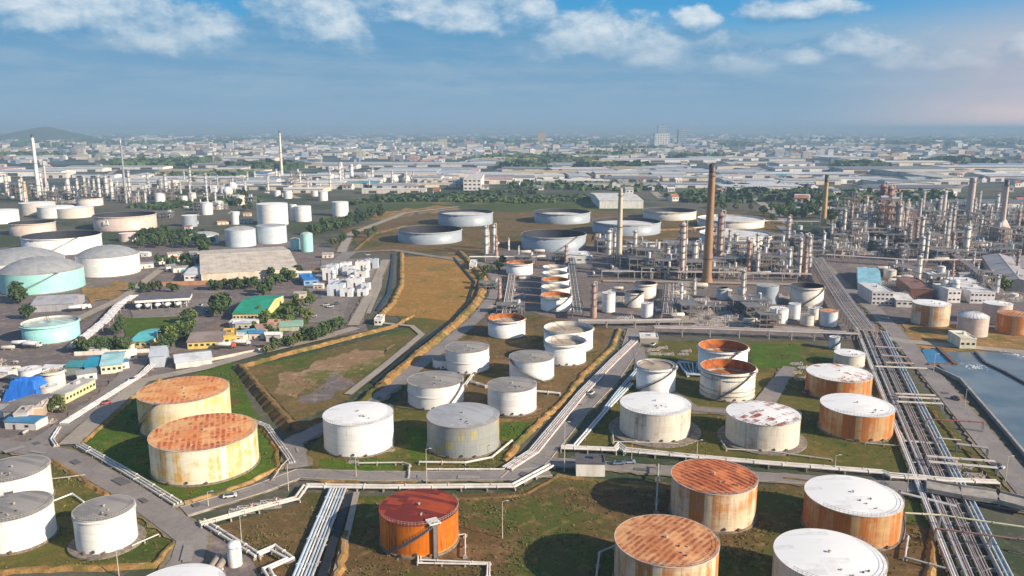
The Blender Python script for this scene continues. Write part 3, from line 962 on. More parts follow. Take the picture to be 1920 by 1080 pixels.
def tank(label, xl, xr, yr, yb, shell, roof, **k):
    X, Y, Rr, h = solve_tank(xl, xr, yr, yb)
    dist = hypot(X, Y)
    ALLT.append((X, Y, Rr, h))
    near = dist < 420
    mid = dist < 750
    n = 72 if near else (48 if mid else 32)
    t = thing("storage_tank", label, "tank", X, Y, 0, group="oil storage tanks")
    kind, mt = roof.split(':')
    smat = S[shell]
    if mid:
        MB().ring(max(.1, Rr - .4), Rr + k.get('pad', .5), 0, .72, n).build("foundation", M['gravel'], t)
    b = MB()
    if kind == 'open':
        dp = k.get('depth', h * .45)
        b.lathe([(Rr, 0), (Rr, h), (Rr - .12, h)], n)
        b.build("shell", smat, t)
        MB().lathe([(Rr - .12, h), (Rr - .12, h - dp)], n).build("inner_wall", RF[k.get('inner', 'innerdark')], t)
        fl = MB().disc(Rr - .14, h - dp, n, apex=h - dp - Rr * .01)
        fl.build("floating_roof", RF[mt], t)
        if mid:
            MB().ring(Rr - 1.4, Rr - .16, h - dp + .02, h - dp + .5, n).build("roof_seal", M['rail'], t)
        wg = MB().ring(Rr + .02, Rr + k.get('girder', .9), h - .9, h - .75, n)
        wg.ring(Rr + .01, Rr + .14, h - .12, h + .06, n)
        wg.build("wind_girder", M['paint'], t, k.get('rim', (.6, .57, .52)))
        if mid:
            lad = MB()
            a_ = k.get('ladder', 2.2)
            p0 = ((Rr - .3) * cos(a_), (Rr - .3) * sin(a_), h + .3)
            p1 = ((Rr * .15) * cos(a_), (Rr * .15) * sin(a_), h - dp + .4)
            for s in (-.5, .5):
                lad.tube((p0[0] - s * sin(a_), p0[1] + s * cos(a_), p0[2]), (p1[0] - s * sin(a_), p1[1] + s * cos(a_), p1[2]), .12, 4)
            lad.build("rolling_ladder", M['stairs'], t)
    else:
        b.lathe([(Rr, 0), (Rr, h)], n)
        b.build("shell", smat, t)
        MB().ring(Rr + .01, Rr + .16, h - .16, h + .05, n).build("curb_ring", M['paint'], t, k.get('rim', (.6, .57, .52)))
        r = MB()
        if kind == 'dome':
            rise = k.get('rise', Rr * .3)
            rad = (Rr * Rr + rise * rise) / (2 * rise)
            a0 = math.asin(min(1, Rr / rad))
            prof = [((Rr + .05) if i == 0 else rad * sin(a0 * (1 - i / 10)), h + rad * cos(a0 * (1 - i / 10)) - (rad - rise)) for i in range(10)]
            r.lathe(prof, n)
            r.disc(prof[-1][0], prof[-1][1], n, apex=h + rise)
            rf = r.build("dome_roof", RF[mt], t)
            rb = MB()
            for i in range(24):
                a_ = 2 * pi * i / 24
                pts = [(q[0] * cos(a_), q[0] * sin(a_), q[1] + .05) for q in prof[::3]]
                rb.path(pts, .10, 4)
            rb.build("roof_rib", M['steel'], rf)
        else:
            rise = k.get('rise', Rr * .055)
            m_ = 5
            r.lathe([(Rr - (Rr - .6) * i / m_ + (.04 if i == 0 else 0), h + .02 + rise * (1 - (1 - i / m_) ** 1.35)) for i in range(m_ + 1)], n)
            r.disc(.6, h + .02 + rise, n, apex=h + .05 + rise)
            r.build("roof", RF[mt], t)
        if mid:
            hr = MB()
            m_ = n
            a0, a1 = k.get('rail', (-2.6, .6))
            st = max(8, int(n * (a1 - a0) / (2 * pi)))
            for zz in (.55, 1.1):
                hr.path([((Rr + .05) * cos(a0 + (a1 - a0) * i / st), (Rr + .05) * sin(a0 + (a1 - a0) * i / st), h + zz) for i in range(st + 1)], .045, 4)
            for i in range(st + 1):
                a_ = a0 + (a1 - a0) * i / st
                hr.tube(((Rr + .05) * cos(a_), (Rr + .05) * sin(a_), h), ((Rr + .05) * cos(a_), (Rr + .05) * sin(a_), h + 1.1), .04, 4)
            hr.build("roof_handrail", M['rail'], t)
            rz = lambda q: h + rise * (1 - (q / Rr) ** 1.35) if kind == 'cone' else h
            if kind == 'cone':
                vb = MB().cyl(0, 0, h + rise - .1, h + rise + .5, .28, .28, 12)
                vb.cyl(0, 0, h + rise + .5, h + rise + .65, .5, .2, 12)
                vb.build("roof_vent", M['rail'], t)
                rr_ = random.Random(int(X * 7))
                for q in range(4):
                    a_, q_ = k.get('hatch', -1.2) + rr_.uniform(-.5, .5), Rr * rr_.uniform(.35, .8)
                    hb = MB().cyl(q_ * cos(a_), q_ * sin(a_), rz(q_) - .2, rz(q_) + .3, .24, .24, 10)
                    hb.cyl(q_ * cos(a_), q_ * sin(a_), rz(q_) + .3, rz(q_) + .36, .32, .32, 10)
                    hb.build("roof_hatch", M['dark_steel'] if q % 2 else M['rail'], t)
    # spiral stair up the shell: stringers, treads, rail
    st = k.get('stair')
    if st and dist < 1000:
        a0, a1 = radians(st[0]), radians(st[1])
        N = 26 if near else 14
        wd = .95 if near else 1.1
        sb, rl = MB(), MB()
        prev = None
        for i in range(N + 1):
            a_ = a0 + (a1 - a0) * i / N
            zz = .3 + (h - .3) * i / N
            pi_, po_ = ((Rr + .08) * cos(a_), (Rr + .08) * sin(a_), zz), ((Rr + .08 + wd) * cos(a_), (Rr + .08 + wd) * sin(a_), zz)
            if prev:
                sb.tube(prev[0], pi_, .14, 4, False)
                sb.tube(prev[1], po_, .16, 4, False)
                sb.add([prev[0], prev[1], po_, pi_], [(0, 1, 2, 3)])
                rl.tube((prev[1][0], prev[1][1], prev[1][2] + 1.05), (po_[0], po_[1], po_[2] + 1.05), .06, 4, False)
                rl.tube((prev[1][0], prev[1][1], prev[1][2] + .55), (po_[0], po_[1], po_[2] + .55), .04, 4, False)
            rl.tube(po_, (po_[0], po_[1], po_[2] + 1.05), .045, 4, False)
            prev = (pi_, po_)
        so = sb.build("stairway", M['stairs'], t)
        rl.build("handrail", M['stairs'], so)
        a_ = a1
        pf = MB().box((Rr + .75) * cos(a_), (Rr + .75) * sin(a_), h + .05, 1.7, 2.4, .12, a_)
        for u_, v_ in ((.8, 1.15), (.8, -1.15), (-.8, -1.15)):
            pf.tube(((Rr + .75) * cos(a_) + u_ * cos(a_) - v_ * sin(a_), (Rr + .75) * sin(a_) + u_ * sin(a_) + v_ * cos(a_), h),
                    ((Rr + .75) * cos(a_) + u_ * cos(a_) - v_ * sin(a_), (Rr + .75) * sin(a_) + u_ * sin(a_) + v_ * cos(a_), h + 1.1), .05, 4)
        pf.build("platform", M['stairs'], t)
    if near:
        for a_ in k.get('nozzles', (-1.9, -1.2)):
            nz = MB()
            c, s = cos(a_), sin(a_)
            nz.tube((Rr * c - .1 * c, Rr * s - .1 * s, 1.15), ((Rr + .8) * c, (Rr + .8) * s, 1.15), .30, 10)
            nz.tube(((Rr + .7) * c, (Rr + .7) * s, 1.15), ((Rr + .82) * c, (Rr + .82) * s, 1.15), .48, 10)
            nz.build("nozzle", M['brown_steel'], t)
        a_ = k.get('manway', -1.55)
        mw = MB().tube((Rr * cos(a_), Rr * sin(a_), 1.5), ((Rr + .35) * cos(a_), (Rr + .35) * sin(a_), 1.5), .48, 14)
        mw.build("manway", M['dark_steel'], t)
        for fr in k.get('rings', ()):
            MB().ring(Rr + .02, Rr + .32, h * fr, h * fr + .14, n).build("stiffening_ring", M['paint'], t, k.get('ringcol', (.62, .60, .56)))
        if k.get('foam', 0):
            for a_ in (-2.4, -.7):
                fp = MB().path([((Rr + .25) * cos(a_), (Rr + .25) * sin(a_), .3), ((Rr + .25) * cos(a_), (Rr + .25) * sin(a_), h - .5), ((Rr - .05) * cos(a_), (Rr - .05) * sin(a_), h - .45)], .09, 5)
                fp.build("foam_pipe", M['rail'], t)
    return t, X, Y, Rr, h


TK = [
 # foreground
 ("white tank with grey roof cut by the left edge of the photo, nearest one", -50, 100, 980, 1043, 'white', 'cone:grey', dict(stair=(-150, -230))),
 ("white tank with grey roof cut by the left edge, just behind its twin", -52, 94, 906, 968, 'white', 'cone:grey', dict(stair=(-60, -130))),
 ("small white tank with grey roof alone beside the bund at lower left", 135, 253, 978, 1044, 'white', 'cone:grey', dict(pad=2.2, rings=(.92,))),
 ("white roof of a tank just peeking over the bottom edge at lower left", 234, 424, 1158, 1238, 'white', 'cone:white', {}),
 ("cream tank stained yellow with rusty plate roof, front one of the pair", 277, 482, 847, 913, 'yellow', 'cone:rustA', dict(rise=.5)),
 ("peach tank with blotched rusty roof, behind the yellow stained one", 255, 430, 758, 826, 'peach', 'cone:rustB', dict(rise=.5, stair=(-150, -100))),
 ("clean bright white tank with white roof beside the patched grey tank", 605, 737, 799, 860, 'white', 'cone:white', {}),
 ("patched grey tank with smooth grey roof right of the bright white one", 800, 936, 803, 862, 'grey', 'cone:steelgrey', dict(rim=(.38, .22, .2))),
 ("white tank with grey brown roof directly behind the patched grey tank", 764, 869, 728, 771, 'white', 'cone:grey', dict(rings=(.55,), stair=(-70, -20))),
 ("white grey roofed tank with a tiny tank touching its left side", 835, 917, 662, 703, 'white', 'cone:grey', dict(rings=(.5,))),
 ("tiny white tank tucked against the left of a grey roofed tank", 811, 852, 677, 694, 'white', 'cone:grey', {}),
 ("white tank with grey roof right of the patched grey tank, by the lawn", 914, 1006, 736, 782, 'white', 'cone:grey', {}),
 ("white tank with grey roof and dark stair, left of the open tanks", 955, 1039, 680, 718, 'white', 'cone:grey', dict(stair=(-60, -160))),
 ("white open topped tank with beige floating roof, front of two", 1022, 1099, 648, 688, 'white', 'open:beigefloor', dict(inner='innerwhite', depth=2.6)),
 ("white open topped tank with beige floating roof, rear of two", 1020, 1112, 625, 664, 'white', 'open:beigefloor', dict(inner='innerwhite', depth=2.6)),
 ("white open tank with rusty brown rim standing alone by the diagonal road", 915, 985, 604, 637, 'white', 'open:beigefloor', dict(inner='innerrust', depth=3.2, rim=(.42, .2, .1))),
 # row of five
 ("white tank with golden inside, first and nearest of the row of five", 1014, 1072, -547, 587, 'white', 'open:goldfloor', dict(rim=(.74,.70,.60), inner='innerrust', depth=3, stair=(-120, -40))),
 ("white open tank second in the row of five, pale inside", 1015, 1069, -532, 571, 'white', 'open:beigefloor', dict(rim=(.74,.70,.60), inner='innerwhite', depth=2.5)),
 ("white open tank with golden inside, third of the row of five", 1016, 1067, -519, 556, 'white', 'open:goldfloor', dict(rim=(.74,.70,.60), inner='innerrust', depth=3)),
 ("white tank fourth in the row of five behind the golden one", 1017, 1065, -507, 543, 'white', 'open:beigefloor', dict(rim=(.74,.70,.60), inner='innerwhite', depth=2.5)),
 ("white tank last and farthest of the row of five", 1018, 1063, -496, 531, 'white', 'open:beigefloor', dict(rim=(.74,.70,.60), inner='innerwhite', depth=2.5)),
 ("small white open tank left of the far end of the row of five", 949, 999, -488, 518, 'white', 'open:beigefloor', dict(inner='innerrust', depth=2.5, rim=(.5, .3, .2))),
 ("slim white tank right of the row of five", 1129, 1154, -546, 588, 'white', 'cone:white', {}),
 ("slim white tank in front of the grey cone sided tanks", 1202, 1225, -566, 598, 'white', 'cone:white', {}),
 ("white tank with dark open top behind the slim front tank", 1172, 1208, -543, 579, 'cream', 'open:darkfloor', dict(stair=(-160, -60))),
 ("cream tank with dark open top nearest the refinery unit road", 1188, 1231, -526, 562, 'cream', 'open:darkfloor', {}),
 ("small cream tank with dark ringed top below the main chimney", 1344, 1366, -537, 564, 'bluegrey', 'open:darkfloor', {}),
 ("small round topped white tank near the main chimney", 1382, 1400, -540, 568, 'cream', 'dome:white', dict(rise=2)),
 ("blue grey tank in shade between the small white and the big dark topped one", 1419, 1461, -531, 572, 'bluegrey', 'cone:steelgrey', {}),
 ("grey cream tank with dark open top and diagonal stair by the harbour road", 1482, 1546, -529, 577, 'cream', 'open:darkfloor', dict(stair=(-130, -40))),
 ("stubby white tank first of the five small ones by the pipe bridge", 1444, 1479, -574, 609, 'white', 'cone:white', {}),
 ("tall slim white tank behind the stubby one", 1479, 1502, -567, 601, 'white', 'cone:white', {}),
 ("small cream tank between the slim white and the reddish one", 1515, 1536, -575, 602, 'cream', 'cone:white', {}),
 ("smallest cream tank in front of its small neighbours", 1501, 1528, -587, 613, 'cream', 'cone:grey', {}),
 ("small blue grey tank with reddish top by the pipe bridge", 1538, 1572, -579, 615, 'pale', 'cone:rustA', {}),
 ("small pale tank with stair behind the white domed tank", 1555, 1577, -629, 657, 'pale', 'cone:white', dict(stair=(-150, -30))),
 ("white tank with stained top beside the pipe corridor", 1564, 1623, -654, 692, 'offwhite', 'cone:white', {}),
 ("orange and cream tank with pale roof on the orange ground at right", 1711, 1784, -561, 615, 'rusthalf', 'cone:white', {}),
 ("pale pink tank with rounded roof right of the orange and cream one", 1796, 1856, -586, 635, 'pink', 'dome:white', dict(rise=2.6)),
 ("cream pink tank at the back of the group by the right edge", 1843, 1900, -563, 611, 'pink', 'cone:white', {}),
 ("rust brown tank at the right edge above the water", 1870, 1937, -581, 631, 'rustwall', 'cone:rustD', {}),
 # lower right
 ("tall white tank with pale top and long dark stair by the centre road", 1194, 1268, 694, 742, 'white', 'open:beigefloor', dict(inner='innerwhite', depth=.8, stair=(-165, -40))),
 ("off white tank with white roof on a round slab beside the road", 1163, 1296, 779, 833, 'offwhite', 'cone:white', dict(pad=4.5)),
 ("cream tank with white roof torn by maroon rust strips", 1362, 1502, 799, 850, 'offwhite', 'cone:maroon', dict(pad=3)),
 ("open white tank with rust orange inside, rear of two", 1310, 1403, 661, 712, 'white', 'open:rustfloor', dict(inner='innerrust', depth=5, stair=(-150, -70), rim=(.75, .7, .66))),
 ("open white tank with rust orange inside and dark girders, front of two", 1314, 1418, 702, 756, 'offwhite', 'open:rustfloor', dict(inner='innerrust', depth=5, stair=(-130, -50), rim=(.75, .7, .66), rings=(.2, .36, .74, .88), ringcol=(.25, .23, .22))),
 ("orange tank with white roof scarred by rust, rear of the orange pair", 1512, 1637, 717, 757, 'rustwall', 'cone:strip', {}),
 ("orange streaked tank with clean white roof, front of the orange pair", 1538, 1679, 782, 831, 'rustwall', 'cone:white', {}),
 ("rust streaked tank with bright orange striped roof at lower right", 1259, 1421, 928, 1001, 'rusthalf', 'cone:rustC', dict(rise=.5)),
 ("rust streaked tank with faded orange striped roof, cut by the bottom edge", 1153, 1349, 1064, 1150, 'rusthalf', 'cone:rustD', dict(rise=.5)),
 ("rust streaked tank with broad white roof beside the orange bund", 1509, 1695, 969, 1034, 'rustwall', 'cone:white', dict(stair=(-40, 30))),
 ("pale tank with broad white roof cut by the bottom edge at right", 1451, 1664, 1097, 1178, 'offwhite', 'cone:white', {}),
 ("bright orange tank with dark red roof alone in the brown field", 711, 859, 986, 1049, 'orange', 'cone:red', dict(rise=.6, rim=(.3, .04, .02), stair=(-132, -62), foam=0)),
 # left middle
 ("mint green open tank beside the parked tank trucks", 38, 148, 614, 648, 'mint', 'open:minttop', dict(inner='innerwhite', depth=1.6, rim=(.5, .75, .68))),
 ("big mint green tank with grey dome roof at the left edge", -6, 157, 517, 555, 'mint', 'dome:domegrey', dict(rise=9.5, stair=(-100, -40))),
 ("big white tank with grey dome behind the mint domed tank", -50, 122, 498, 530, 'white', 'dome:domegrey', dict(rise=9.5)),
 ("white tank with grey dome roof right of the mint domed tank", 140, 261, 485, 522, 'white', 'dome:domegrey', dict(rise=7.5)),
 ("large white tank with dark open top behind the grey domes", 38, 190, 449, 480, 'white', 'open:darkfloor', dict(stair=(-90, -40), depth=9)),
 ("pinkish tank with dark open top at far left", 15, 104, -412, 443, 'pink', 'open:darkfloor', dict(stair=(-80, -30), depth=9)),
 ("wide pink and white tank with dark open top and white mark", 173, 293, -396, 434, 'pink', 'open:darkfloor', dict(depth=9, mark=1)),
 ("small tank with red band between the large white and pink tanks", 222, 258, -435, 454, 'pink', 'cone:white', dict(rim=(.6, .05, .03))),
 ("white low tank cut by the left edge above the pinkish one", -36, 35, -391, 421, 'white', 'cone:white', {}),
 ("low cream tank leftmost in the back row near the white flare stack", 34, 104, -377, 404, 'cream', 'cone:white', {}),
 ("low white tank in the middle of the back row at left", 68, 139, -384, 410, 'white', 'cone:white', {}),
 ("low cream tank at the right end of the back row at left", 101, 176, -386, 410, 'cream', 'cone:white', {}),
 ("dark topped low tank behind the back row at left", 142, 193, -369, 387, 'cream', 'open:darkfloor', {}),
 ("small grey tank standing between the trees and the pink tank", 340, 369, -402, 426, 'bluegrey', 'cone:white', {}),
 ("slim white tank right of the small grey one", 432, 449, -396, 421, 'white', 'cone:white', {}),
 ("pale blue low tank beside the dark trees", 354, 410, -436, 460, 'pale', 'dome:steelgrey', dict(rise=3)),
 ("pale blue tank between the low one and the stacked white ones", 421, 479, -426, 464, 'pale', 'dome:steelgrey', dict(rise=3)),
 ("tall white tank at the back of the white tank cluster", 480, 539, -379, 424, 'white', 'cone:white', {}),
 ("pale blue tank in front of the tall white one", 480, 537, -419, 458, 'pale', 'cone:steelgrey', {}),
 ("slim white tank between the two white cluster tanks", 542, 556, -383, 414, 'white', 'cone:white', {}),
 ("white tank with small stair right of the white cluster", 552, 583, -385, 416, 'white', 'cone:white', dict(stair=(-60, -120))),
 ("white tank standing alone on the right of the white cluster", 622, 653, -377, 406, 'white', 'cone:white', {}),
 ("small mint tank left of its taller mint neighbour", 543, 562, -447, 469, 'mint', 'dome:minttop', dict(rise=1.5)),
 ("tall mint tank behind the tan warehouse", 563, 586, -437, 473, 'mint', 'dome:minttop', dict(rise=2)),
 ("white tank behind the blue tarpaulin in the lower left plant", 33, 78, -685, 726, 'white', 'cone:white', {}),
 ("white tank with rusty girders right of the tarpaulin", 78, 121, -689, 734, 'offwhite', 'open:beigefloor', dict(inner='innerwhite', depth=1)),
 ("small white tank in front of the two white plant tanks", 72, 108, -718, 748, 'offwhite', 'cone:white', {}),
 # floating roof tanks at the back
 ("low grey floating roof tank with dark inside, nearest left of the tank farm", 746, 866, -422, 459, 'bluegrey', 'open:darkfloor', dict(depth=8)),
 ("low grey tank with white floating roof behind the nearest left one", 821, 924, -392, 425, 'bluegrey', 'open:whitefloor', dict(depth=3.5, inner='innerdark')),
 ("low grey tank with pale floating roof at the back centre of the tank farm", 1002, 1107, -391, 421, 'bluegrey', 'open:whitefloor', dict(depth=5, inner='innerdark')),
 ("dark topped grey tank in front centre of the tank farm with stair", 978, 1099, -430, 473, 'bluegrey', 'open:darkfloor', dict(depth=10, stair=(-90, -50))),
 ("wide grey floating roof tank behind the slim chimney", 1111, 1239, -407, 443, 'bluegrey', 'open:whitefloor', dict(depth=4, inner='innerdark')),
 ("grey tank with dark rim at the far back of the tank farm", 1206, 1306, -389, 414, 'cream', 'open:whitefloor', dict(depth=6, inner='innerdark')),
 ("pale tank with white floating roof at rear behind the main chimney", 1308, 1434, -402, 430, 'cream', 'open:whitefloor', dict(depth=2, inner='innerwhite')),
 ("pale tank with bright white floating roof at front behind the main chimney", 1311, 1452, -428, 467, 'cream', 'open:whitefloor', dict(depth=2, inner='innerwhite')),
]
TT = {}
for lb, xl, xr, yr, yb, sh, rf_, kw in TK:
    TT[lb[:24]] = tank(lb, xl, xr, yr, yb, sh, rf_, **kw)
# red roofed tank: white landing and a dark ladder tower on its front
t, X, Y, Rr, h = TT["bright orange tank with "]
a_ = radians(-62)
MB().box((Rr - .6) * cos(a_), (Rr - .6) * sin(a_), h + .35, 3.6, 3.4, .35, a_).build("landing", M['wall'], t, (.75, .7, .62))
lt = MB().box((Rr + .9) * cos(a_), (Rr + .9) * sin(a_), h / 2, .25, 1.3, h, a_)
for u_ in (-.6, .6):
    lt.tube(((Rr + 1) * cos(a_) - u_ * sin(a_), (Rr + 1) * sin(a_) + u_ * cos(a_), 0), ((Rr + 1) * cos(a_) - u_ * sin(a_), (Rr + 1) * sin(a_) + u_ * cos(a_), h + 1), .12, 5)
lt.build("ladder_tower", M['stairs'], t)

# white painted mark on the pink tank: two loops side by side on the curved shell
t, X, Y, Rr, h = TT["wide pink and white tank"]
mk = MB()
ac = radians(-96)
for lo in (((-2.6, .9), (-3.4, 1.4), (-4.2, .9), (-3.6, .1), (-2.8, -.5), (-3.4, -1.3), (-4.4, -.9)), ((-.6, -.2), (-1.2, .7), (-2.0, .1), (-1.6, -1.0), (-.7, -.6), (-.5, 1.6), (-.3, 2.0), (.1, -1.2))):
    pts = [((Rr + .08) * cos(ac + u * 1.5 / Rr), (Rr + .08) * sin(ac + u * 1.5 / Rr), h * .55 + v * 1.4) for u, v in lo]
    mk.path(pts, .75, 6)
mk.build("painted_mark", M['wall'], t, (.80, .80, .78))
# ------------------------------------------------------------------ pipelines on low sleepers
def pipeline(label, pts, n, r, gap, z=1.0, color=(.6, .6, .6), colors=None, sup=9.0, world=False, group=None, supmat='concrete', ends=None, name="pipeline", maxsup=90):
    p = pts if world else wpts(pts)
    X0, Y0 = p[0]
    t = thing(name, label, "pipeline" if name == "pipeline" else name.replace('_', ' '), X0, Y0, 0, group=group)
    for i in range(n):
        d = (i - (n - 1) / 2) * gap
        q = offset(p, d)
        pp = [(a - X0, b - Y0, z) for a, b in q]
        if ends:
            pp = [(pp[0][0], pp[0][1], ends[0])] + pp if ends[0] is not None else pp
            pp = pp + [(pp[-1][0], pp[-1][1], ends[1])] if ends[1] is not None else pp
        rr = r * (1 if not colors else random.uniform(.75, 1.2))
        cc = colors[i % len(colors)] if colors else color
        kk = random.uniform(.78, 1.05)
        MB().path(pp, rr, 8).collars(pp, rr * 1.5, random.uniform(7, 13)).build("pipe", M['paint'], t, tuple(q * kk for q in cc))
    rs = resample(p, sup)
    nn = normals(rs)
    wd = (n - 1) * gap + 2 * r + .8
    st = max(1, len(rs) // maxsup + 1)
    for k in range(0, len(rs), st):
        q, m_ = rs[k], nn[k]
        an = atan2(m_[1], m_[0])
        b = MB()
        if z - r < 1.6:
            b.box(q[0] - X0, q[1] - Y0, (z - r) / 2, wd, .45, z - r, an)
        else:
            for s in (-1, 1):
                b.box(q[0] - X0 + s * m_[0] * wd * .42, q[1] - Y0 + s * m_[1] * wd * .42, (z - r) / 2, .4, .4, z - r, an)
            b.box(q[0] - X0, q[1] - Y0, z - r - .2, wd, .45, .4, an)
        b.build("sleeper" if z - r < 1.6 else "trestle", M[supmat], t)
    return t


WH, GY, BL, PKc, RS, DK, LB = (.74, .71, .66), (.42, .42, .43), (.25, .34, .46), (.52, .36, .33), (.32, .14, .08), (.13, .13, .14), (.45, .55, .63)
PLC = [GY, (.36, .36, .40), GY, PKc, LB, (.5, .47, .44), (.40, .34, .33), (.34, .33, .37), WH, (.36, .30, .30), (.28, .34, .42), (.44, .38, .35)]
pipeline("row of white pipes along the road beside the green yard of the twin rusty tanks", [(149, 838), (236, 888), (334, 949)], 3, .34, 1.1, 1.1, WH, sup=7)
pipeline("pair of white pipes running from the junction to the lower left expansion loop", [(379, 982), (430, 1014), (484, 1048)], 2, .40, 1.5, 1.2, WH, sup=7)
pipeline("white zigzag expansion loop of pipes at the bottom edge", [(484, 1048), (512, 1036), (544, 1056), (500, 1076), (520, 1110)], 2, .42, 1.3, 1.6, WH, sup=6)
pipeline("thick white pipe pair along the south side of the main road", [(574, 917), (720, 919), (962, 917), (1034, 878)], 2, .48, 1.8, 1.3, WH, sup=8)
pipeline("white pipes stepping down from the main pipe pair to the valve station", [(574, 917), (557, 941), (484, 960), (376, 990)], 2, .45, 1.5, 1.4, (.68, .63, .56), sup=7)
pipeline("broad bundle of pale blue pipes leading to the bottom edge beside the ditch", [(634, 922), (604, 996), (566, 1092), (530, 1180)], 6, .42, 1.0, 1.1, colors=[LB, (.5, .56, .62), WH, (.45, .50, .56), LB, GY], sup=8)
pipeline("long pipe bundle along the left side of the centre road", [(950, 884), (1000, 852), (1090, 742), (1150, 680), (1192, 640)], 5, .38, .95, 1.2, colors=[WH, PKc, GY, (.55, .5, .46), GY], sup=9)
pipeline("single bright white pipe slanting down to the elbow at the cross road", [(1184, 724), (1140, 770), (1078, 842), (1062, 842)], 2, .42, 1.2, 1.4, (.70, .72, .74), sup=9, ends=(None, None))
pipeline("long thick white pipes on the north side of the cross road", [(1052, 846), (1152, 850), (1160, 842), (1172, 851), (1286, 862), (1440, 876), (1655, 893), (1668, 899), (1780, 908), (1870, 912)], 3, .38, 1.25, 1.7, colors=[WH, (.66, .6, .54), WH], sup=10)
pipeline("pipe from the clean white tank to the road crossing", [(672, 873), (742, 872), (756, 872), (768, 876), (766, 900)], 1, .32, 1, 1.0, (.62, .60, .54), sup=6)
pipeline("pipe along the foot of the patched grey tank", [(786, 871), (872, 872), (922, 862), (960, 830)], 1, .45, 1, 1.0, (.64, .63, .58), sup=6)
pipeline("lower pipe beside the patched grey tank yard", [(800, 884), (944, 884), (966, 862)], 1, .3, 1, .9, WH, sup=7)
pipeline("white pipe bending round the yard in front of the bright orange tank", [(786, 1040), (786, 1058), (916, 1062), (914, 1112)], 2, .28, .8, .9, WH, sup=6)
pipeline("short white riser pipe right of the bright orange tank", [(858, 1010), (872, 1008), (872, 1048)], 1, .22, .8, 1.2, (.66, .62, .55), sup=5)
pipeline("thin pipe from the small white tank to the roadside bund", [(248, 1028), (270, 1018), (298, 1006)], 1, .2, .8, .8, (.6, .55, .48), sup=5)
pipeline("thin pipe between the left edge tanks and the road", [(98, 945), (136, 930), (158, 946)], 1, .25, .8, .9, WH, sup=5)
pipeline("small yard pipe beyond the left edge tank", [(96, 902), (130, 898), (160, 894)], 1, .2, .8, .8, (.6, .56, .5), sup=5)
pipeline("pipe run behind the twin rusty tanks down to the corner valve", [(470, 792), (500, 803), (540, 858), (548, 872)], 3, .3, .9, 1.1, (.62, .60, .60), sup=6)
pipeline("beige pipe across the yard corner by the main junction", [(512, 904), (528, 880), (542, 866)], 1, .22, .8, 1.3, (.6, .54, .46), sup=5)
pipeline("long white pipe beside the dusty path at left", [(120, 800), (196, 752), (268, 706), (290, 684)], 4, .35, 1.0, 1.5, (.62, .60, .60), sup=8)
pipeline("hooked white pipe end beside the dusty path", [(112, 806), (98, 828), (106, 840)], 2, .3, .9, 1.2, WH, sup=5)
pipeline("white covered pipe bridge crossing the yard by the truck shed", [(138, 660), (196, 612), (224, 580), (252, 562)], 6, .55, 1.0, 3.2, (.72, .70, .70), sup=12, name="pipe_bridge", supmat='steel')
pipeline("bundle of blue grey pipes between the tall white tank and the open rust tanks", [(1270, 684), (1290, 686), (1296, 706), (1322, 706)], 5, .5, 1.1, 1.4, colors=[LB, BL, LB, WH, BL], sup=6)
pipeline("light blue pipe running down beside the tall white tank", [(1196, 696), (1160, 738), (1134, 772)], 2, .4, 1.0, 1.5, (.42, .55, .64), sup=8)
pipeline("white pipe between the grey roofed tank and the open tank cluster", [(872, 726), (886, 706), (880, 718), (912, 728)], 2, .28, .9, 1.2, WH, sup=5)
pipeline("pipe from the white tank by the lawn to the centre pipe bundle", [(1006, 738), (1050, 742)], 2, .35, 1, 1.2, WH, sup=5)
pipeline("thin pipe round the slab of the off white tank", [(1148, 812), (1150, 832), (1236, 834), (1272, 836)], 1, .24, 1, .9, (.62, .58, .52), sup=6)
pipeline("pipe in front of the cream tank with the maroon strips", [(1352, 830), (1362, 846), (1440, 850), (1560, 866)], 1, .26, 1, .9, (.62, .58, .52), sup=6)
pipeline("white pipe from the orange streaked tank to the pipe corridor", [(1680, 806), (1694, 832), (1768, 838)], 2, .3, .9, 1.2, (.66, .63, .58), sup=6)
pipeline("thin pipe along the foot of the orange streaked tank", [(1622, 834), (1692, 840)], 1, .2, .9, .8, (.6, .56, .5), sup=6)
pipeline("pipe leading right from the white roofed tank by the orange bund", [(1690, 1004), (1702, 1012), (1696, 1052), (1790, 1078)], 1, .3, .9, 1.2, (.62, .60, .58), sup=6)
pipeline("slender white pipe above the white roofed tank by the orange bund", [(1688, 932), (1792, 958)], 2, .28, .8, 1.6, WH, sup=7)
pipeline("green grey pipe standing between the two rust striped tanks", [(1234, 882), (1230, 970)], 1, .3, .9, 2.4, (.34, .36, .30), sup=8)
pipeline("curved pipe on the left of the faded orange striped tank", [(1152, 1032), (1124, 1044), (1118, 1090)], 1, .3, .9, 1.4, (.55, .55, .52), sup=6)
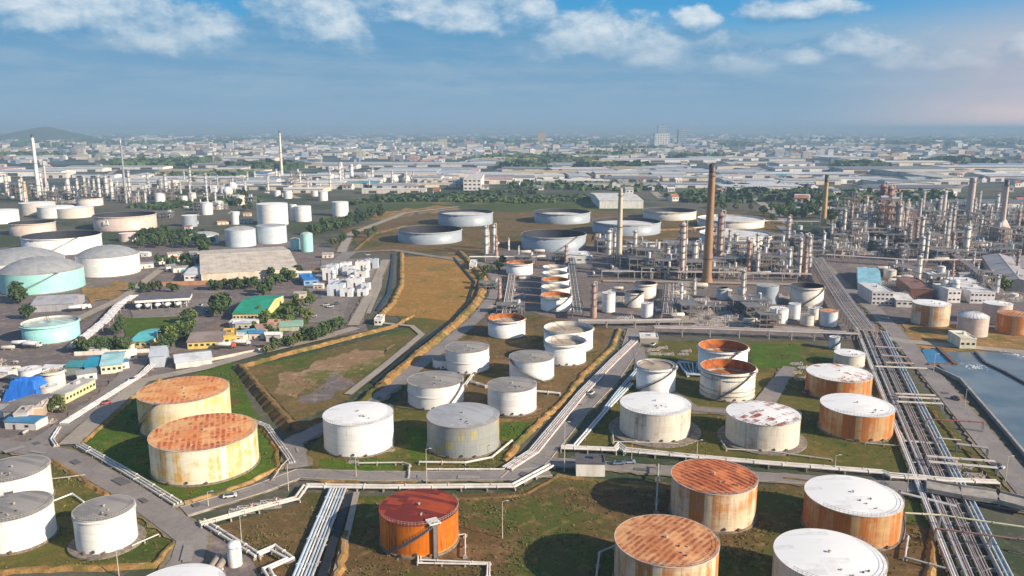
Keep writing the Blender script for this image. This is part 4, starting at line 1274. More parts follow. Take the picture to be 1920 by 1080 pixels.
# the broad corridor of pipes beside the harbour road
La, Lb, Ra, Rb = G(1602, 618), G(1836, 1230), G(1662, 626), G(1972, 1230)
cor = thing("pipe_corridor", "wide corridor of many parallel grey and blue pipes beside the harbour road", "pipe rack", La[0], La[1], 0)
NP = 24
for i in range(NP):
    k = (i + .5) / NP + random.uniform(-.008, .008)
    if i in (3, 4, 9, 10, 16, 17, 20):
        continue
    A = (La[0] + (Ra[0] - La[0]) * k, La[1] + (Ra[1] - La[1]) * k)
    B = (Lb[0] + (Rb[0] - Lb[0]) * k, Lb[1] + (Rb[1] - Lb[1]) * k)
    rr = random.choice((.16, .2, .28, .36))
    MB().path([(A[0] - La[0], A[1] - La[1], 1.1 + rr), (B[0] - La[0], B[1] - La[1], 1.1 + rr)], rr, 8).build("pipe", M['paint'], cor, random.choice(PLC))
for j in range(46):
    k = (j + .5) / 46
    A = (La[0] + (Lb[0] - La[0]) * k, La[1] + (Lb[1] - La[1]) * k)
    B = (Ra[0] + (Rb[0] - Ra[0]) * k, Ra[1] + (Rb[1] - Ra[1]) * k)
    an = atan2(B[1] - A[1], B[0] - A[0])
    MB().box((A[0] + B[0]) / 2 - La[0], (A[1] + B[1]) / 2 - La[1], .55, hypot(B[0] - A[0], B[1] - A[1]), .5, 1.06, an).build("sleeper", M['concrete'], cor)
for i, (pts, cl, zz) in enumerate([([(1640, 702), (1736, 706)], (.60, .55, .48), 4.2), ([(1678, 751), (1752, 754)], (.6, .52, .46), 3.2), ([(1682, 757), (1760, 761)], (.60, .54, .5), 3.2), ([(1680, 766), (1766, 770)], (.62, .58, .5), 3.2),
                                   ([(1736, 806), (1842, 812)], (.36, .10, .08), 4.6), ([(1758, 838), (1800, 842)], (.6, .58, .54), 3.6),
                                   ([(1694, 990), (1760, 994), (1960, 1024)], (.60, .58, .40), 5.0), ([(1752, 1020), (1960, 1048)], (.22, .12, .10), 5.0),
                                   ([(1640, 660), (1690, 664)], (.5, .40, .36), 3.2), ([(1652, 676), (1700, 680)], (.52, .38, .34), 3.0), ([(1660, 690), (1712, 692)], (.5, .36, .30), 3.0),
                                   ([(1792, 848), (1850, 856)], (.55, .5, .48), 3.4), ([(1736, 872), (1864, 882)], (.55, .5, .48), 3.4), ([(1740, 880), (1868, 892)], (.62, .58, .52), 3.0)]):
    pipeline(["pale overhead pipe crossing the corridor near its far end", "upper one of three close pipe crossings over the corridor", "middle one of three close pipe crossings over the corridor", "lower one of three close pipe crossings over the corridor",
              "dark red beam crossing over the pipe corridor", "short pale crossing below the dark red beam", "yellowish pipe crossing high over the corridor near the bottom edge", "dark brown beam crossing the corridor near the bottom edge",
              "topmost of three pinkish crossings at the corridor's far end", "middle of three pinkish crossings at the corridor's far end", "lowest of three pinkish crossings at the corridor's far end",
              "short crossing just above the road bridge", "upper long crossing just above the road bridge", "lower long crossing just above the road bridge"][i], pts, 2 if i < 4 or i > 7 else 1, .3, 1.0, zz, cl, sup=14, supmat='steel', group="pipe crossings over the corridor")
# small road bridge over the corridor
brg = thing("road_bridge", "grey concrete road bridge carrying the cross road over the pipe corridor", "bridge", *G(1740, 926))
x0, y0 = G(1740, 926)
p = resample(wpts([(1736, 924), (1800, 936), (1870, 946), (1932, 962)]), 12)
bb, rl = MB(), MB()
for a, b in zip(p, p[1:]):
    L, an = hypot(b[0] - a[0], b[1] - a[1]), atan2(b[1] - a[1], b[0] - a[0])
    mx, my = (a[0] + b[0]) / 2 - x0, (a[1] + b[1]) / 2 - y0
    bb.box(mx, my, 2.35, L + .1, 8.2, .8, an)
    for s in (-4.0, 4.0):
        rl.box(mx - s * sin(an), my + s * cos(an), 3.1, L + .1, .3, .75, an)
bb.build("deck", M['concrete'], brg)
rl.build("parapet", M['concrete'], brg)
for q in p[::2]:
    MB().box(q[0] - x0, q[1] - y0, .97, .8, 6.5, 1.94, atan2(p[1][1] - p[0][1], p[1][0] - p[0][0])).build("pier", M['concrete'], brg)

# elevated racks
rack_n = [0]


def rack(label, pts, width, height, n, colors, bay=10.0, color=(.42, .38, .36), levels=1, group=None):
    p = wpts(pts)
    X0, Y0 = p[0]
    t = thing("pipe_rack", label, "pipe rack", X0, Y0, group=group)
    rs = resample(p, bay)
    nn = normals(rs)
    stp = len(rs) // 85 + 1
    for q, m_ in list(zip(rs, nn))[::stp]:
        b = MB()
        an = atan2(m_[1], m_[0])
        for s in (-1, 1):
            b.box(q[0] - X0 + s * m_[0] * width / 2, q[1] - Y0 + s * m_[1] * width / 2, height / 2, .5, .5, height, an)
        for l in range(levels):
            b.box(q[0] - X0, q[1] - Y0, height - .25 - l * 2.6, width + .8, .5, .5, an)
        b.build("trestle", M['paint'], t, color)
    for l in range(levels):
        for i in range(n):
            d = (i + .5 - n / 2) * width / n
            r = random.choice((.18, .25, .35, .4))
            q = offset(p, d)
            MB().path([(a - X0, b - Y0, height + r - l * 2.6) for a, b in q], r, 6).build("pipe", M['paint'], t, colors[(i + l * 3) % len(colors)])
    return t


PK2 = [(.5, .46, .42), (.36, .33, .33), (.56, .50, .45), (.30, .26, .26), (.6, .56, .5), (.42, .34, .32)]
rack("long elevated concrete pipe rack beside the harbour road above the small tanks", [(1530, 498), (1560, 548), (1590, 595), (1622, 640)], 12, 7, 10, PK2, 9, (.50, .40, .32))
rack("pipe rack across the middle from the tall white tank to the pipe corridor", [(1226, 628), (1330, 630), (1440, 634), (1610, 640)], 6, 4.5, 6, PK2, 12)
rack("pipe rack beside the cross road below the small white tanks", [(1084, 613), (1190, 613), (1276, 611)], 5, 4, 5, PK2, 12)
rack("low pipe rack along the unit road under the main chimney", [(1128, 521), (1220, 522), (1330, 523), (1520, 527)], 6, 5.5, 6, PK2, 11)
rack("pipe rack running up between the unit road and the dark topped tanks", [(1254, 602), (1258, 545)], 9, 5, 8, PK2, 9)
rack("pipe rack left of the row of five white tanks", [(948, 600), (960, 520)], 6, 3, 5, PK2, 12)
rack("dark pipe rack right of the row of five white tanks", [(1084, 600), (1070, 492)], 7, 5, 6, [DK, GY, DK, (.3, .3, .28)], 10, (.16, .16, .17))
rack("long white pipe rack at the edge of the big tank farm", [(880, 490), (1000, 490), (1110, 488)], 5, 4, 4, [WH, GY, WH], 12)
rack("long pale pipe rack in front of the white floating roof tanks", [(1180, 462), (1320, 462), (1460, 470)], 5, 4, 5, [(.66, .6, .52), GY, WH], 14)
rack("pinkish pipe rack across the right refinery below the towers", [(1548, 490), (1700, 500), (1850, 500)], 6, 6, 6, [(.55, .45, .4), (.42, .34, .32), (.6, .52, .46)], 12, (.42, .33, .30))
rack("double pipe rack on the right beyond the white blocks", [(1760, 470), (1830, 520), (1880, 570)], 7, 6, 6, [(.55, .45, .4), (.42, .34, .32)], 11, (.42, .33, .30), 2)
rack("pipe rack along the harbour road near the far tank farm", [(1474, 446), (1508, 486), (1526, 500)], 7, 6, 6, PK2, 10)
rack("low pale pipe rack beyond the small white tank at right", [(1548, 422), (1440, 420), (1300, 434)], 5, 4, 4, [WH, GY], 16)


# ------------------------------------------------------------------ chimneys
def chimney(label, bx, by, tx, ty, r0, r1, col, tip=(.10, .07, .06), tiph=.09, bands=0, plat=1, base=None):
    X, Y = G(bx, by)
    h = hgt(tx, ty, (X, Y))
    t = thing("chimney", label, "chimney", X, Y, group="refinery chimneys")
    hs = h * (1 - tiph)
    rs = r0 + (r1 - r0) * (1 - tiph)
    b = MB().lathe([(r0 * 1.25, 0), (r0 * 1.15, h * .03), (r0, h * .06), (rs, hs)], 24)
    b.build("shaft", M['paint'], t, col)
    c = MB().lathe([(rs + .02, hs), (r1, h), (r1 * .8, h), (r1 * .8, h - 2)], 24)
    c.build("tip", M['paint'], t, tip)
    for i in range(bands):
        z = h * (.2 + .7 * i / max(1, bands))
        r = r0 + (r1 - r0) * z / h
        MB().ring(r, r + .3, z, z + 1.0, 24).build("band", M['brown_steel'], t)
    for i in range(plat):
        z = h * (.9 - .4 * i)
        r = r0 + (r1 - r0) * z / h
        pb = MB().ring(r, r + 1.2, z, z + .15, 24)
        for zz in (.6, 1.1):
            pb.ring(r + 1.15, r + 1.22, z + zz, z + zz + .08, 24)
        pb.build("platform", M['stairs'], t)
    lb = MB()
    for s in (-.3, .3):
        lb.tube((s - r0 * .1, -r0 * 1.02 - .2, 1), (s - r0 * .1, -r1 - .2, h - 1), .07, 4)
    lb.build("ladder", M['stairs'], t)
    if base:
        b = MB().box(0, 0, base[1] / 2, base[0], base[0], base[1])
        b.lathe([(base[0] * .6, base[1]), (r0 * 1.2, base[1] * 1.7)], 4, a0=pi / 4, a1=2.25 * pi)
        b.build("furnace", M['paint'], t, base[2])
    return t


chimney("tall thick beige main chimney with soot blackened tip in the centre right", 1325, 530, 1333, 307, 3.7, 2.4, (.31, .17, .075), (.07, .05, .045), .075, 1, 1)
chimney("slim grey beige chimney left of the main one in the refinery unit", 1160, 498, 1163, 352, 2.9, 1.8, (.52, .45, .33), (.3, .28, .25), .06, 0, 2)
chimney("slim yellowish chimney with dark tip right of the main one", 1542, 440, 1549, 328, 3.2, 2.2, (.46, .30, .11), (.05, .045, .05), .12, 0, 0)
chimney("thick pale stack among the right refinery towers", 1816, 412, 1822, 333, 4.8, 4.0, (.50, .40, .36), (.42, .30, .28), .05)
chimney("slim stack standing on a boxy furnace at the right edge", 1875, 452, 1882, 337, 3.0, 2.2, (.56, .42, .36), (.14, .09, .08), .1, 0, 1, (15, 14, (.50, .38, .34)))
chimney("short pale stack left of the thick pale one", 1766, 414, 1772, 357, 3.6, 3.2, (.56, .48, .44), (.5, .44, .4), .05)
chimney("slender stack between the red tower and the short pale stack", 1722, 420, 1727, 372, 2.6, 2.2, (.48, .40, .38), (.4, .34, .32), .05)
chimney("white flare stack with dark tip at far left under the hill", 74, 372, 67, 252, 3.8, 2.3, (.74, .70, .66), (.06, .05, .05), .05, 2, 0)
chimney("pale yellow and white stack with dark tip in the far left plant", 529, 336, 525, 245, 3.3, 2.2, (.72, .66, .50), (.1, .09, .09), .05, 2, 1)
chimney("thin dark lattice like stack in the far left plant", 236, 372, 232, 262, 2.4, 1.2, (.30, .32, .35), (.6, .6, .6), .05)
chimney("pair mate white stack left in the far centre plant", 640, 344, 641, 304, 5, 4.2, (.70, .68, .64), (.5, .48, .46), .06)
chimney("second white stack right of its pair in the far centre plant", 660, 346, 660, 308, 4.5, 4.0, (.66, .64, .62), (.5, .48, .46), .06)
chimney("short orange brown stack beside the white flare stack", 49, 378, 48, 340, 3.0, 2.6, (.60, .40, .22), (.5, .32, .2), .05)
chimney("thin pale stack right of the white flare stack", 88, 362, 87, 304, 2.4, 1.8, (.55, .50, .46), (.4, .36, .34), .05)


# ------------------------------------------------------------------ refinery units
def tower_proto(label, r, h, col, npl, cone=False):
    t = thing("process_tower", label, "process tower", 0, -500)
    b = MB()
    dome = [(r * cos(a), h + r * .6 * sin(a)) for a in (0, .4, .8, 1.2, 1.5)]
    if cone:
        b.lathe([(r * 1.5, 0), (r * 1.5, h * .3), (r, h * .4), (r, h)] + dome, 16)
    else:
        b.lathe([(r, 0), (r, h)] + dome, 16)
    b.build("shell", M['paint'], t, col)
    for i in range(npl):
        z = h * (.35 + .62 * i / max(1, npl - 1))
        rr = r * (1.0)
        p_ = MB().ring(rr, rr + 1.3, z, z + .15, 14)
        for zz in (.55, 1.1):
            p_.ring(rr + 1.22, rr + 1.30, z + zz, z + zz + .08, 14)
        p_.build("platform", M['stairs'], t)
    l = MB()
    for s in (-.25, .25):
        l.tube((s, -r - .25, .5), (s, -r - .25, h), .06, 4)
    l.build("ladder", M['stairs'], t)
    MB().path([(r * .3, 0, h + r * .55), (r * .3, 0, h + r * .8 + 1), (r + .7, 0, h + r * .8 + 1), (r + .7, 0, .5)], .28, 6).build("overhead_pipe", M['paint'], t, (.6, .57, .53))
    return t


def frame_proto(label, w_, d_, h_, nx, ny, nz, col, eq):
    t = thing("steel_frame", label, "steel frame", 0, -500)
    b = MB()
    for i in range(nx + 1):
        for j in range(ny + 1):
            b.box(-w_ / 2 + w_ * i / nx, -d_ / 2 + d_ * j / ny, h_ / 2, .45, .45, h_)
    for l in range(1, nz + 1):
        z = h_ * l / nz
        for j in range(ny + 1):
            b.box(0, -d_ / 2 + d_ * j / ny, z - .2, w_ + .4, .3, .4)
        for i in range(nx + 1):
            b.box(-w_ / 2 + w_ * i / nx, 0, z - .23, .3, d_ + .4, .4)
    for j in (0, ny):
        y = -d_ / 2 + d_ * j / ny
        for l in range(nz):
            i = (l * 2 + j) % nx
            b.tube((-w_ / 2 + w_ * i / nx, y, h_ * l / nz), (-w_ / 2 + w_ * (i + 1) / nx, y, h_ * (l + 1) / nz), .14, 4, False)
    b.build("frame", M['paint'], t, col)
    R2 = random.Random(int(w_ * 10 + h_))
    for l in range(1, nz + 1):
        z = h_ * l / nz
        x0_, x1_ = -w_ / 2, w_ / 2
        if l == nz and R2.random() < .5:
            x1_ = w_ * .1
        MB().box((x0_ + x1_) / 2, 0, z + .06, x1_ - x0_ + .6, d_ + .6, .12).build("deck", M['deck'], t)
        hr = MB()
        for zz in (.6, 1.15):
            for y in (-d_ / 2 - .3, d_ / 2 + .3):
                hr.box(0, y, z + zz, w_ + .6, .07, .07)
            for x in (-w_ / 2 - .3, w_ / 2 + .3):
                hr.box(x, 0, z + zz, .07, d_ + .6, .07)
        hr.build("handrail", M['rail'], t)
    for k in range(eq):
        l = R2.randint(0, nz)
        z = h_ * l / nz + .15
        x, y = R2.uniform(-w_ * .35, w_ * .35), R2.uniform(-d_ * .3, d_ * .3)
        r, L = R2.uniform(.7, 1.5), R2.uniform(3, 7)
        v_ = MB()
        if R2.random() < .6:
            v_.tube((x - L / 2, y, z + r + .3), (x + L / 2, y, z + r + .3), r, 10)
            for s in (-.3, .3):
                v_.box(x + L * s, y, z + .3, .3, r * 1.4, .6 + r * .5)
        else:
            v_.cyl(x, y, z, z + L * .8, r, r, 10)
        v_.build("vessel", M['paint'], t, R2.choice([(.62, .6, .57), (.45, .43, .42), (.7, .68, .64), (.36, .22, .16), (.3, .36, .44)]))
    for k in range(5):
        x, y = R2.uniform(-w_ / 2, w_ / 2), R2.choice((-1, 1)) * (d_ / 2 + .5)
        z1 = h_ * R2.uniform(.4, 1)
        MB().path([(x, y, .3), (x, y, z1), (x + R2.uniform(-4, 4), y, z1)], .2, 5).build("riser_pipe", M['paint'], t, R2.choice(PK2 + [WH]))
    return t


def drum_proto(label, r, L, col):
    t = thing("pressure_drum", label, "pressure drum", 0, -500)
    b = MB()
    prof = [(-L / 2 - r * .5, .05), (-L / 2 - r * .35, r * .7), (-L / 2, r), (L / 2, r), (L / 2 + r * .35, r * .7), (L / 2 + r * .5, .05)]
    n = 14
    vs = [(x, q * cos(2 * pi * i / n), 1.2 + r + q * sin(2 * pi * i / n)) for x, q in prof for i in range(n)]
    fs = [(j * n + i, j * n + (i + 1) % n, (j + 1) * n + (i + 1) % n, (j + 1) * n + i) for j in range(len(prof) - 1) for i in range(n)]
    b.add(vs, fs, True)
    b.build("shell", M['paint'], t, col)
    for s in (-.32, .32):
        MB().box(L * s, 0, .6 + r * .2, .5, r * 1.5, 1.2 + r * .4).build("saddle", M['concrete'], t)
    MB().cyl(0, 0, 1.2 + 2 * r - .1, 1.2 + 2 * r + .8, .35, .35, 8).build("nozzle", M['brown_steel'], t)
    return t


def skid_proto(label, seed):
    """a low pump and pipe manifold: headers, valves, risers"""
    t = thing("pipe_manifold", label, "pipe manifold", 0, -500)
    R2 = random.Random(seed)
    MB().box(0, 0, .15, 16, 9, .3).build("slab", M['concrete'], t)
    for k in range(6):
        y = -3.8 + k * 1.5
        z = R2.uniform(.9, 1.6)
        x0_, x1_ = R2.uniform(-8, -3), R2.uniform(3, 8)
        MB().path([(x0_, y, .3), (x0_, y, z), (x1_, y, z), (x1_, y, R2.choice((.3, 3.2)))], R2.uniform(.15, .3), 6).build("pipe", M['paint'], t, R2.choice(PK2 + [WH, BL, (.5, .15, .1)]))
        for q in range(2):
            x = R2.uniform(x0_ + 1, x1_ - 1)
            v_ = MB().cyl(x, y, z - .35, z + .35, .45, .45, 8)
            v_.cyl(x, y, z + .3, z + 1.1, .1, .1, 5)
            v_.ring(.22, .42, z + 1.05, z + 1.15, 8, x, y)
            v_.build("valve", M['paint'], t, R2.choice([(.5, .12, .08), (.3, .3, .32), (.6, .5, .2), (.2, .3, .42)]))
    for k in range(3):
        x, y = -5 + 5 * k, R2.uniform(-3.5, 3.5)
        p_ = MB().box(x, y, .8, 1.6, .9, .9)
        p_.tube((x - 1.4, y, .8), (x - .7, y, .8), .4, 8)
        p_.build("pump", M['paint'], t, R2.choice([(.2, .3, .42), (.36, .38, .36), (.5, .44, .36)]))
    return t


TWN = [tower_proto("x", 1.5, 30, (.55, .50, .45), 4), tower_proto("x", 2.2, 24, (.62, .58, .52), 3), tower_proto("x", 1.3, 20, (.60, .60, .62), 3),
       tower_proto("x", 2.0, 36, (.50, .40, .36), 6), tower_proto("x", 1.1, 15, (.66, .62, .58), 2), tower_proto("x", 1.6, 26, (.42, .25, .2), 4, True)]
FRN = [frame_proto("x", 18, 12, 14, 3, 2, 3, (.26, .22, .21), 6), frame_proto("x", 12, 10, 22, 2, 2, 4, (.30, .24, .22), 6), frame_proto("x", 28, 14, 10, 4, 2, 2, (.22, .22, .24), 8),
       frame_proto("x", 10, 9, 32, 2, 2, 6, (.40, .22, .17), 6), frame_proto("x", 24, 10, 7, 4, 2, 1, (.40, .36, .33), 7)]
DRN = [drum_proto("x", 1.5, 9, (.68, .66, .62)), drum_proto("x", 1.1, 6, (.5, .46, .42)), drum_proto("x", 2.0, 12, (.60, .55, .48))]
SKN = [skid_proto("x", 3), skid_proto("x", 4)]
K = kids()
used = {}
SHORT = {'process_tower': ["tall slim platformed", "stout round topped", "slim pale", "very tall many platformed", "short pale", "dark red bottle shaped"],
         'steel_frame': ["broad three storey", "narrow four storey", "long low two storey", "tall rusty red", "low single deck"],
         'pressure_drum': ["pale horizontal", "small brownish horizontal", "long cream horizontal"],
         'pipe_manifold': ["tangled low", "busy low"]}
KIND = {'process_tower': 'process tower', 'steel_frame': 'steel frame structure', 'pressure_drum': 'pressure drum on saddles', 'pipe_manifold': 'pipe manifold with valves'}
first = set()


def unit(plist, i, x, y, rz, where, sc=1.0, color=None):
    pr = plist[i]
    nm = pr.name.split('.')[0]
    lb = "%s %s %s" % (SHORT[nm][i], KIND[nm], where)
    if pr.name not in first:
        first.add(pr.name)
        pr.location = (x, y, 0)
        pr.rotation_euler = (0, 0, rz)
        pr.scale = (sc,) * 3
        pr['label'] = lb
        pr['group'] = KIND[nm] + "s " + where
        return pr
    return dup(pr, K, x, y, 0, rz, (sc,) * 3, lb, KIND[nm] + "s " + where, {'shell': color} if color else None)


def tank_hit(x, y, m_):
    return any(hypot(x - a, y - b) < r + m_ for a, b, r, h in ALLT)


def fill(pts, n, mixw, where, smin=.7, smax=1.1, sep=8, tint=None):
    P = wpts(pts)
    xs, ys = [p[0] for p in P], [p[1] for p in P]
    done = []
    tries = 0
    while len(done) < n and tries < n * 60:
        tries += 1
        x, y = random.uniform(min(xs), max(xs)), random.uniform(min(ys), max(ys))
        ins = False
        for i in range(len(P)):
            a, b = P[i], P[i - 1]
            if (a[1] > y) != (b[1] > y) and x < (b[0] - a[0]) * (y - a[1]) / (b[1] - a[1]) + a[0]:
                ins = not ins
        if not ins or tank_hit(x, y, 6) or any(hypot(x - q[0], y - q[1]) < sep for q in done):
            continue
        done.append((x, y))
        k = random.choices(range(4), mixw)[0]
        pl = (TWN, FRN, DRN, SKN)[k]
        unit(pl, random.choices(range(5), (3, .8, 3.2, .35, 3))[0] if k == 1 else random.choices(range(6), (2, 2, 2, .6, 3, 1))[0] if k == 0 else random.randrange(len(pl)), x, y, random.choice((0, 0, pi / 2, .12)), where, random.uniform(smin, smax), tint if k == 0 and tint else None)


# placed by eye
def tw(i, px, py, top, where, color=None, rz=0):
    X, Y = G(px, py)
    h = hgt(px, top, (X, Y))
    hh = (30, 24, 20, 36, 15, 26)[i]
    unit(TWN, i, X, Y, rz, where, h / hh, color)


tw(3, 1277, 520, 420, "left of the main chimney")
tw(1, 1286, 522, 500, "at the foot of the left refinery tower")
tw(3, 1347, 506, 402, "just right of the main chimney", (.34, .24, .20))
tw(5, 1402, 512, 452, "between the main chimney and the slim white tower")
tw(2, 1419, 516, 472, "in the refinery right of the main chimney", (.66, .62, .56))
tw(0, 1411, 510, 460, "beside the red bottle shaped tower")
tw(2, 911, 476, 425, "left of a matching one before the tank farm", (.55, .53, .52))
tw(2, 926, 474, 424, "right of a matching one before the tank farm", (.64, .60, .56))
tw(1, 1166, 492, 470, "against the slim grey chimney", (.62, .56, .44))
tw(2, 1478, 516, 468, "at the left side of the harbour road", (.70, .68, .66))
tw(5, 1508, 522, 470, "beside the harbour road rack", (.50, .30, .22))
tw(0, 1616, 432, 386, "at the left end of the right refinery", (.52, .44, .42))
tw(0, 1630, 436, 390, "second from the left in the right refinery", (.48, .40, .38))
tw(3, 1648, 442, 348, "leftmost of the tall red pair", (.42, .20, .16))
tw(3, 1662, 444, 352, "right one of the tall red pair", (.44, .22, .17))
tw(0, 1682, 452, 384, "right of the tall red pair", (.55, .47, .44))
tw(3, 1716, 466, 412, "in the middle of the right refinery", (.48, .28, .22))
tw(0, 1784, 446, 390, "beside the thick pale stack", (.56, .48, .45))
tw(1, 1576, 452, 428, "at the near left of the right refinery", (.5, .42, .4))
tw(3, 1702, 476, 420, "in front of the tall red pair", (.40, .26, .22))
tw(5, 1854, 430, 396, "left of the boxy furnace at right", (.52, .36, .3))
for px, py, i, rz in ((1652, 446, 3, 0), (1672, 450, 3, 0), (1640, 440, 1, 0), (1624, 446, 1, 0), (1700, 456, 0, 0), (1604, 462, 1, 0)):
    X, Y = G(px, py)
    unit(FRN, i, X, Y, rz, "among the tall red towers", 1.35 if i == 3 else 1.2)
for px, py, i in ((1190, 492, 2), (1215, 505, 0), (1245, 500, 2), (1235, 520, 4), (1200, 518, 0), (1300, 500, 0), (1372, 508, 2), (1384, 490, 0), (1360, 520, 4), (1440, 505, 2), (1270, 490, 0), (1450, 486, 0), (1310, 516, 2)):
    X, Y = G(px, py)
    unit(FRN, i, X, Y, random.choice((0, 0, .05)), "in the refinery unit around the main chimney", random.uniform(1.0, 1.3))
fill([(1130, 465), (1500, 460), (1520, 520), (1130, 518)], 80, (1.5, 2.2, 2.4, 1.0), "in the refinery unit around the main chimney", .7, 1.15, 10)
fill([(890, 452), (1110, 478), (1120, 520), (1075, 510), (900, 482)], 16, (1.5, 1.5, 1, 1), "in front of the big tank farm", .5, .8, 9)
fill([(1090, 535), (1480, 545), (1600, 620), (1290, 602), (1240, 598), (1100, 600)], 48, (.3, .3, 1.5, 3), "between the unit road and the cross rack", .55, .9, 9)
fill([(1296, 572), (1440, 578), (1450, 622), (1300, 616)], 26, (.1, .6, 1.0, 3), "on the manifold yard behind the open rust tanks", .6, .9, 8)
fill([(1540, 396), (1900, 388), (2050, 440), (1990, 500), (1700, 494), (1530, 488)], 210, (2.0, 2.8, 1.4, 1.2), "in the right refinery", .7, 1.2, 7.5, None)
fill([(1590, 500), (1900, 505), (1980, 570), (1690, 560)], 46, (.4, .7, 2, 2), "in the plant yard by the white blocks", .5, .85, 10)
fill([(-60, 366), (230, 356), (300, 366), (330, 384), (-60, 380)], 74, (3, 2.4, 1, .3), "in the far left plant under the hill", .8, 1.5, 16, (.60, .57, .55))
fill([(230, 350), (470, 338), (520, 352), (320, 376)], 46, (2.2, 1.6, 1.2, .2), "in the far plant left of centre", .7, 1.5, 18, (.5, .52, .55))
fill([(500, 340), (780, 336), (790, 350), (500, 364)], 44, (2.2, 1.6, 1.4, .2), "in the far centre plant", .8, 1.6, 20, (.62, .6, .58))
fill([(1570, 432), (1760, 428), (1790, 488), (1600, 486)], 46, (1.6, 2.8, 1.2, 1), "at the near side of the right refinery", .7, 1.1, 8)
fill([(1540, 420), (1900, 420), (2000, 500), (1560, 492)], 90, (0, .5, 2, 3), "on the paving of the right refinery", .8, 1.3, 7)
fill([(1130, 478), (1500, 478), (1520, 522), (1130, 520)], 40, (0, .5, 2, 3), "on the paving around the main chimney", .7, 1.1, 6)
fill([(1600, 500), (1910, 508), (2000, 575), (1700, 562)], 60, (.2, .5, 3, 2.5), "around the white blocks at right", .6, 1.0, 6)
fill([(900, 520), (1010, 525), (1012, 600), (930, 596)], 16, (.4, .6, 2, 3), "beside the row of five white tanks", .5, .8, 8)
fill([(320, 370), (470, 362), (470, 400), (300, 410)], 26, (1.2, 1.4, 2, 1.5), "left of the white tank cluster", .7, 1.2, 12, (.62, .62, .64))
fill([(-40, 660), (30, 650), (40, 800), (-60, 830)], 22, (.2, .1, 2, 3), "in the cluttered lower left plant", .45, .6, 6)
fill([(30, 742), (150, 750), (100, 812), (20, 822)], 7, (.1, 0, 2, 3), "in the yard below the blue tarpaulin", .4, .55, 7)
fill([(1210, 655), (1290, 652), (1290, 672), (1215, 672)], 6, (0, 0, 1, 4), "behind the tall white tank", .45, .6, 5)
fill([(1482, 680), (1510, 690), (1512, 742), (1486, 730)], 4, (0, 0, 1, 4), "between the open rust tanks and the orange pair", .45, .6, 6)
for px, py, s in ((455, 958, .55), (500, 948, .6)):
    X, Y = G(px, py)
    unit(SKN, 0, X, Y, .22, "on the brown field beside the main road", s)
for px, py, s in ((662, 868, .3), (732, 846, .26), (884, 858, .3), (1220, 828, .28), (1428, 845, .3), (1802, 880, .6), (1830, 895, .5), (1780, 866, .5), (1686, 742, .3), (548, 868, .3)):
    X, Y = G(px, py)
    unit(SKN, 1, X, Y, random.uniform(-.2, .2), "at the foot of a tank or pipe corridor", s)
for pr in TWN + FRN + DRN + SKN:
    if pr.name not in first:
        for ch in K.get(pr.name, []):
            bpy.data.objects.remove(ch)
        bpy.data.objects.remove(pr)
